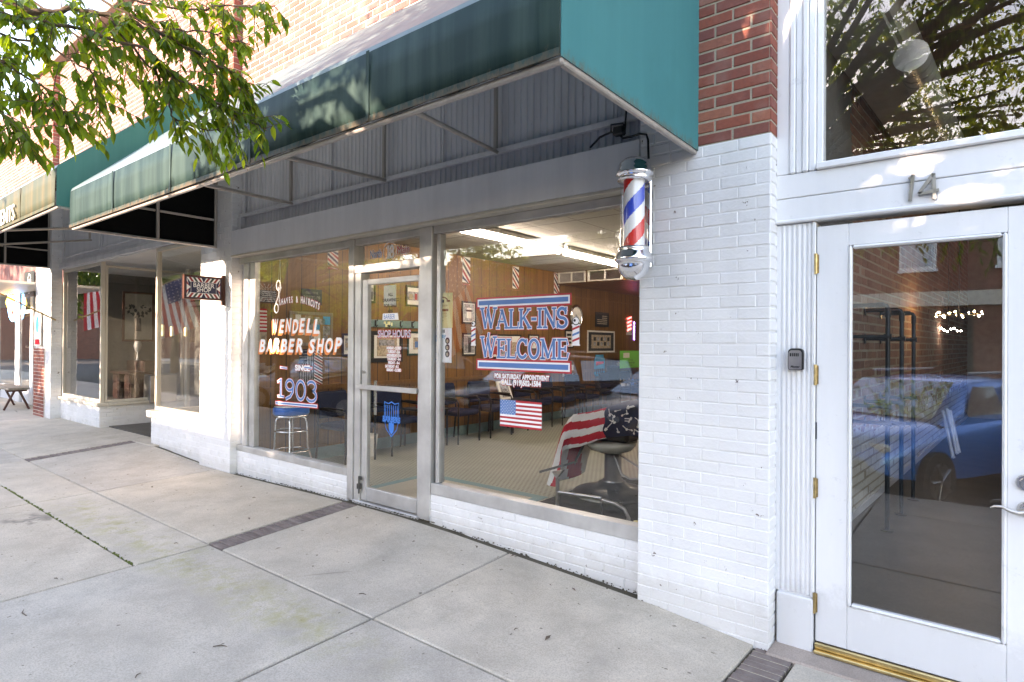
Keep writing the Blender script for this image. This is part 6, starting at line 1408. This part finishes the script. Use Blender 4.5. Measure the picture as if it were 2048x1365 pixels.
for i in range(13):
    x = XB+1.4+i*2.7; k = MB(); k.box(x, x+1.1, -21.499, -21.43, 4.3, 6.5); k.box(x-.05, x+1.15, -21.499, -21.36, 4.2, 4.299); o = build('window', k, M_WHITE, ob); k = MB(); k.box(x+.08, x+1.02, -21.44, -21.42, 4.4, 6.4); build('pane', k, plain('far_glass', (.45, .52, .6), .1, var=0), o)
for i in range(6): x = XB+1+i*6; k = MB(); k.box(x, x+4.6, -21.499, -21.44, .4, 2.9); build('shopfront', k, M_BLACK, ob)
k = MB(); k.box(-60, -26, -34, -24, -.2, 6.0); single('far_block', k, plain('tan_brick', (.34, .26, .19), .9, vs=3, var=.2), 'tan brick block farther up the street', 'building')
k = MB(); k.box(-82, -72, -60, -1, -.3, 7.5); k.box(-60, -48.5, -1.5, 8, -.3, 6.5); single('added_end_block', k, M_FARBRICK, 'brick block added to hide the bright horizon from the window reflections', 'building')  # unseen mass, put in to cover bright low sky mirrored in the panes
def car(label, color, loc, rz, tall=1.0, nm='parked_car', pickup=False):
    o = thing(nm, label, 'car', loc, None, rz); M_ = plain('car_paint_'+'_'.join('%02d' % int(c*99) for c in color), color, .18, .35, var=0)
    L, Wd = 4.6, .9       # nose points to +x
    st = [(-2.3, .62, .62, .75), (-2.22, .45, .98, .84), (-1.6, .34, 1.05, .89), (-.6, .30, 1.0, .90), (.6, .30, .98, .90), (1.1, .32, .98, .89), (1.8, .36, .90, .86), (2.15, .42, .80, .78), (2.3, .55, .66, .62)]
    k = MB(); P = []
    for x, zl, zh, w in st:
        zh *= tall*.98
        P.append([(x, -w, zl), (x, -w*1.0, zl+(zh-zl)*.55), (x, -w*.95, zh-.05), (x, -w*.80, zh), (x, 0, zh+.035), (x, w*.80, zh), (x, w*.95, zh-.05), (x, w, zl+(zh-zl)*.55), (x, w, zl)])
    k.grid(P); k.add(P[0], [tuple(range(9))]); k.add(P[-1], [tuple(range(9))[::-1]]); k.add([p for q in P for p in (q[0], q[8])], [(2*i, 2*i+1, 2*i+3, 2*i+2) for i in range(len(P)-1)])
    build('body', k, M_, o, rel=True, subd=1)
    h0, h1 = .98*tall, (1.46 if not pickup else 1.55)*tall
    cs = [(-2.05, .02, .80), (-1.75, .62, .72), (-1.2, .92, .68), (-.2, 1.0, .67), (.35, .90, .68), (1.15, .02, .80)] if not pickup else [(-.9, .02, .8), (-.75, .85, .70), (-.3, 1.0, .68), (.4, .92, .68), (1.1, .02, .8)]
    k = MB(); P = []
    for x, f, w in cs:
        z = h0-.06+(h1-h0+.06)*f; wb = .80; P.append([(x, -wb, h0-.08), (x, -w-.02, z-.04*f), (x, -w*.8, z), (x, 0, z+.03*f), (x, w*.8, z), (x, w+.02, z-.04*f), (x, wb, h0-.08)])
    k.grid(P); build('cabin', k, M_, o, rel=True, subd=1)
    e = .025
    k = MB(); A, B = cs[-1], cs[-2]
    def wz(f): return h0-.06+(h1-h0+.06)*f
    k.quad((A[0]-.02+e, -.70, wz(.08)+e), (A[0]-.02+e, .70, wz(.08)+e), (B[0]+.08+e, .58, wz(.86)+e), (B[0]+.08+e, -.58, wz(.86)+e)); build('windscreen', k, M_DARKGL, o, rel=True)
    for s in (-1, 1):
        xb = cs[1][0]; k = MB()
        for xa, xc in ((xb+.15, -.35 if not pickup else -.1), (-.28 if not pickup else -.02, cs[-2][0]+.25)):
            k.add([(xa, s*(.805), h0+.03), (xc, s*.805, h0+.03), (min(xc, cs[-2][0]-.02), s*.72, h1-.11), (xa+.1, s*.72, h1-.11)], [(0, 1, 2, 3)])
        build('side_window', k, M_DARKGL, o, rel=True)
        for x in (-1.42, 1.42):
            k = MB(); k.tube([(x, s*.74, .33), (x, s*.93, .33)], .33, 26); t_ = build('wheel', k, M_RUBBER, o, rel=True)
            k = MB(); k.tube([(x, s*.93, .33), (x, s*.94, .33)], .21, 20)
            for a_ in range(5): t = a_*2*PI/5; k.tube([(x, s*.945, .33), (x+.2*math.cos(t), s*.945, .33+.2*math.sin(t))], .025, 6)
            build('rim', k, M_STEEL, t_, rel=True)
        k = MB(); k.bbox(2.02, 2.16, s*.62-.14, s*.62+.14, .66*tall, .76*tall, .03); build('headlight', k, M_ENAMEL, o, rel=True)
        k = MB(); k.tube([(-1.3, s*.6, h1+.05), (.2, s*.6, h1+.05)], .018, 6); build('roof_rail', k, M_STEEL, o, rel=True)
    return o
M_DARKGL = plain('car_glass', (.42, .47, .52), .05, .85, 1.0, var=0)
RZ = -.25
car('bright blue hatchback parked at the kerb facing the white doorway', (.06, .27, .72), (-.6, -6.25, RZ), math.radians(115))
car('dark bronze car parked at the kerb facing the barber shop door', (.12, .075, .055), (-3.95, -6.3, RZ), math.radians(115), 1.05)
car('dark maroon car parked left of the bronze car', (.11, .045, .035), (-7.0, -6.4, RZ), math.radians(115), 1.12)
car('tall black car parked left of the maroon car', (.03, .03, .034), (-11.7, -6.4, RZ), math.radians(115), 1.2)
car('silver car parked left of the tall black car', (.5, .5, .5), (-15.4, -6.3, RZ), math.radians(115))
car('white pickup standing on the far side of the street', (.8, .8, .8), (-12.5, -14.5, RZ), math.radians(0), 1.15, 'pickup_truck', True)
car('grey car parked right of the blue one', (.2, .2, .21), (3.0, -6.25, RZ), math.radians(115))

# ------------------------------------------------------------------ trees
def leaf_at(mb, p, d, n, L, Wd):
    """pointed leaf from p along d, flat side towards n"""
    d = d.normalized(); s = d.cross(n)
    if s.length < 1e-3: s = d.cross(Vector((1, 0, .3)))
    s.normalize(); n = s.cross(d)
    q = [p, p+d*L*.28+s*Wd*.42+n*L*.04, p+d*L*.62+s*Wd*.38+n*L*.02, p+d*L-n*L*.10, p+d*L*.62-s*Wd*.38+n*L*.02, p+d*L*.28-s*Wd*.42+n*L*.04, p+d*L*.30-n*L*.02, p+d*L*.62-n*L*.045]
    b = len(mb.v); mb.v += [tuple(x) for x in q]
    for f in ((0, 6, 1), (1, 6, 7, 2), (2, 7, 3), (0, 5, 6), (5, 4, 7, 6), (4, 3, 7)): mb.f.append(tuple(i+b for i in f)); mb.m.append(0); mb.sm.append(False)
def rv(R): return Vector((R.gauss(0, 1), R.gauss(0, 1), R.gauss(0, 1))).normalized()
def tree(label, base, height, trunk_r, clumps, seed, leafL=.085, per=120, extra=None, group=None):
    """clumps: (x, y, z, radius, density) volumes of twigs and leaves reached by limbs from the trunk"""
    R = random.Random(seed); o = thing('street_tree', label, 'tree', base, group); B = Vector(base)
    fork = B+Vector((.05, 0, height))
    k = MB(); k.tube([B+Vector((0, 0, -.1)), B+Vector((.03, .02, height*.5)), fork], [trunk_r*1.2, trunk_r, trunk_r*.9], 14); build('trunk', k, M_BARK, o)
    lm = MB(); lf = MB()
    for x, y, z, r, dens in clumps:
        c = Vector((x, y, z)); mid = fork.lerp(c, .5)+Vector((0, 0, (c-fork).length*.12)); w = trunk_r*.42
        lm.tube([fork-Vector((0, 0, .1)), mid, c], [w, w*.55, .012], 7)
        for i in range(int(per*dens)):
            d = rv(R); q = c+d*r*(R.random()**.45); q.z = c.z+(q.z-c.z)*.75; tw = (d+Vector((0, 0, -.35))+rv(R)*.5).normalized(); tl = R.uniform(.18, .4)
            if i % 3 == 0: lm.tube([q-tw*tl*.3, q+tw*tl], [.005, .002], 4, cap=False)
            for j in range(R.randint(5, 8)):
                pp = q+tw*tl*(j/7); ld_ = (tw*.5+rv(R)*.8+Vector((0, 0, -.55))).normalized(); leaf_at(lf, pp, ld_, rv(R)+Vector((0, 0, .8)), leafL*R.uniform(.75, 1.2), leafL*.42)
    if extra: extra(lm, lf, R)
    build('limbs', lm, M_BARK, o); build('crown', lf, M_LEAF, o); return o
def overhang(lm, lf, R):
    """the low boughs that hang in front of the awning"""
    def pt(px, py, dep): return CAM+(_fw+_rt*((px-1024)/FPX)-_up*((py-682.5)/FPX))*dep
    boughs = [
     [(-330, -160, 2.9), (-60, -30, 3.0), (70, 28, 3.1), (150, 18, 3.15), (230, 30, 3.2), (330, 70, 3.25), (420, 120, 3.3), (500, 170, 3.35)],
     [(-330, -60, 2.8), (-80, 10, 2.9), (60, 38, 3.0), (180, 62, 3.05), (290, 100, 3.15), (360, 160, 3.2), (440, 215, 3.3), (535, 262, 3.4)],
     [(-330, 20, 2.7), (-90, 80, 2.8), (20, 130, 2.9), (90, 190, 2.95), (140, 240, 3.0)],
     [(-300, 60, 2.7), (-80, 150, 2.75), (0, 220, 2.8), (50, 270, 2.85)],
     [(-200, -160, 3.2), (80, -60, 3.25), (260, 0, 3.3), (400, 20, 3.35), (470, 10, 3.4), (550, 12, 3.45)],
     [(100, -90, 3.2), (230, 20, 3.2), (320, 60, 3.25), (410, 60, 3.3), (500, 90, 3.35)],
     [(-200, -60, 2.9), (-20, 60, 3.0), (110, 100, 3.05), (190, 150, 3.1), (200, 210, 3.15)],
     [(220, 40, 3.15), (300, 130, 3.2), (330, 190, 3.25), (350, 240, 3.3), (420, 260, 3.35), (490, 275, 3.4)],
     [(-250, -200, 3.3), (20, -40, 3.35), (140, 60, 3.4), (240, 120, 3.4), (300, 190, 3.4)],
     [(350, 60, 3.3), (420, 130, 3.3), (450, 170, 3.35), (505, 205, 3.4)]]
    thick = [.020, .011, .008, .007, .008, .007, .007, .006, .008, .006]
    dens = [12, 18, 18, 18, 12, 18, 12, 12, 12, 12]
    for bi, bg_ in enumerate(boughs):
        pts = [pt(*q) for q in bg_]; n = len(pts); fine = []
        for i in range(n-1):
            for f in range(5): fine.append(pts[i].lerp(pts[i+1], f/5)+rv(R)*.012)
        fine.append(pts[-1]); m_ = len(fine)
        lm.tube(fine, [thick[bi]*(1-.85*i/(m_-1))+.0015 for i in range(m_)], 7)
        for i in range(6, m_):
            t = (fine[i]-fine[i-1]).normalized()
            for _ in range(max(1, dens[bi]//6)):
                if R.random() < (.62 if bi == 0 and i < 16 else .2): continue
                tw = (t*.6+rv(R)*.9+Vector((0, 0, -.25))).normalized(); tl = R.uniform(.10, .26); s = fine[i-1].lerp(fine[i], R.random())
                lm.tube([s, s+tw*tl*.6+Vector((0, 0, -.01)), s+tw*tl+Vector((0, 0, -.035))], [.0028, .002, .0012], 4, cap=False)
                for j in range(R.randint(5, 8)):
                    f = .25+.75*j/7; pp = s+tw*tl*f+Vector((0, 0, -.03*f*f)); sd_ = tw.cross(Vector((0, 0, 1))).normalized()*(1 if j % 2 else -1)
                    ld_ = (tw*.45+sd_*.55+Vector((0, 0, -.75))+rv(R)*.32).normalized(); leaf_at(lf, pp, ld_, sd_*.4+Vector((0, 0, .8))+rv(R)*.35, R.uniform(.052, .09), R.uniform(.025, .038))
R = random.Random(77); cl = []
for i in range(62):
    y = R.uniform(-8.4, -4.5); x = R.uniform(-4.0, 2.6)+(y+1.45)*.27; z = R.uniform(2.95, 5.6)+(-y-1.45)*.26; cl.append((x, y, z, R.uniform(.7, 1.1), 1.0))
for i in range(16):
    y = R.uniform(-8, -5); cl.append((R.uniform(-1.6, 2.4)+(y+1.45)*.27, y, R.uniform(2.2, 3.1)+(-y-1.45)*.26, R.uniform(.6, .9), 1.0))
for i in range(7): cl.append((R.uniform(-6.1, -5.1), -6+R.uniform(-.5, .5), R.uniform(3.45, 3.8), .5, .7))  # extra clumps added to block sun on the barber door head
for i in range(16): cl.append((R.uniform(-5, 4), R.uniform(-8, -5), R.uniform(6.5, 8.5), 1.0, .8))
tree('leafy street tree whose low boughs hang in front of the awnings', (-2.6, -3.72, -.0), 2.9, .16, cl, 5, per=50, extra=overhang, leafL=.10)
def far_tree(label, x, y, h, r, seed, n=26, group=None):
    R = random.Random(seed); tree(label, (x, y, -.2), h*.35, .2, [(x+R.uniform(-r, r), y+R.uniform(-r, r), h*R.uniform(.42, 1.0), R.uniform(.9, 1.5), 1) for _ in range(n)], seed, per=34, leafL=.24 if group is None else .34, group=group)
k = MB(); k.box(-52, -23.5, -48, -40, -.3, 9.6, 0); far = single('distant_brick_block', k, M_FARBRICK, 'brick block with pale windows far beyond the side street', 'building')
R = random.Random(31)
for i in range(9): far_tree('dark green tree in the far row beyond the side street', -22.5+i*2.6+R.uniform(-.5, .5), -40+R.uniform(-1.5, 2), R.uniform(8.7, 9.6), 1.9, 40+i, 30, 'far row of trees beyond the side street')
for i, (x, y) in enumerate(((-36, -5.5), (-37, -8.6), (-38, -11.8), (-38.5, -15), (-39, -18.5), (-40, -22), (-42, -26), (-44, -30))): far_tree('tall green tree in the row far up the street', x, y, 9+(i % 3)*.7, 2.3, 60+i, 34, 'trees far up the street')
R = random.Random(78); cl = []
for i in range(34):
    y = R.uniform(-8, -5); cl.append((R.uniform(-13.4, -9.4)+(y+1.4)*.27, y, R.uniform(1.3, 4.2)+(-y-1.4)*.26, R.uniform(.7, 1.0), 1.0))
tree('unseen leafy tree added to shade the neighbouring shop and sidewalk', (-12.4, -3.72, 0), 2.9, .15, cl, 6, per=50, leafL=.10)  # put in out of view to keep sun off the bays and pavement
far_tree('full green tree up the street beyond the corner', -25, -14, 8, 2.8, 11)
far_tree('round green tree on the far side of the street', -19.5, -19, 7.5, 2.4, 12)
far_tree('green tree behind the white pickup', -33, -12, 8.5, 3, 13)
lp = thing('lamp_post', 'black street lamp post at the kerb carrying a flag', 'lamp post', (-7.9, -3.7, .0)); k = MB(); k.lathe([(.14, 0), (.14, .3), (.06, .45), (.05, 3.4), (.04, 3.9)], (-7.9, -3.7, .0), 14); build('post', k, M_BLACKM, lp); k = MB(); k.lathe([(.05, 3.85), (.2, 3.95), (.24, 4.2), (.12, 4.45), (0, 4.5)], (-7.9, -3.7, .0), 16); build('lantern', k, M_ENAMEL, lp)
pole_flag('flag on a short pole fixed to the street lamp post', (-7.86, -3.68, 2.3), (-7.5, -4.3, 3.3), 1.5, .9, seed=4)

# ------------------------------------------------------------------ small litter
R = random.Random(18)
for i in range(20):
    x = R.uniform(-8.5, -.3); y = -abs(R.gauss(0, .12))-.02 if i % 2 else R.uniform(-2.3, -.1); z = gz(x, y)+.004; t = R.uniform(0, PI); L_ = R.uniform(.012, .034); d = Vector((math.cos(t), math.sin(t), 0)); n_ = Vector((-d.y, d.x, 0)); p = Vector((x, y, z)); k = MB()
    k.add([p-d*L_, p+n_*L_*.35+Vector((0, 0, .006)), p+d*L_+Vector((0, 0, .003)), p-n_*L_*.3+Vector((0, 0, .004))], [(0, 3, 1), (1, 3, 2)]); single('leaf_scrap', k, R.choice([M_BARK, M_WALNUT, M_PLANK]), 'tiny dry leaf scrap lying on the pavement', 'leaf', 'dry scraps on the pavement')
R = random.Random(8)
for i, (px, py, L_) in enumerate(((440, 1295, .07), (50, 1227, .11), (725, 1190, .05), (276, 1353, .04), (112, 1159, .035), (352, 1088, .03), (170, 957, .04), (508, 996, .03), (483, 974, .03), (1032, 1260, .03))):
    p = U(px, py, 2, .05); p = U(px, py, 2, gz(p.x, p.y)); t = R.uniform(0, PI); d = Vector((math.cos(t), math.sin(t), 0)); k = MB(); z = gz(p.x, p.y)+.004
    k.tube([Vector((p.x, p.y, z))-d*L_/2, Vector((p.x, p.y, z+.003))+Vector((-d.y, d.x, 0))*L_*.12, Vector((p.x, p.y, z))+d*L_/2], [.0022, .0028, .0012], 5)
    single('fallen_twig' if L_ > .045 else 'leaf_scrap', k, M_BARK, ['small brown twig lying on the pavement' if L_ > .045 else 'tiny dry leaf scrap lying on the pavement'][0], 'twig' if L_ > .045 else 'leaf', 'twigs fallen on the pavement' if L_ > .045 else 'dry scraps on the pavement')
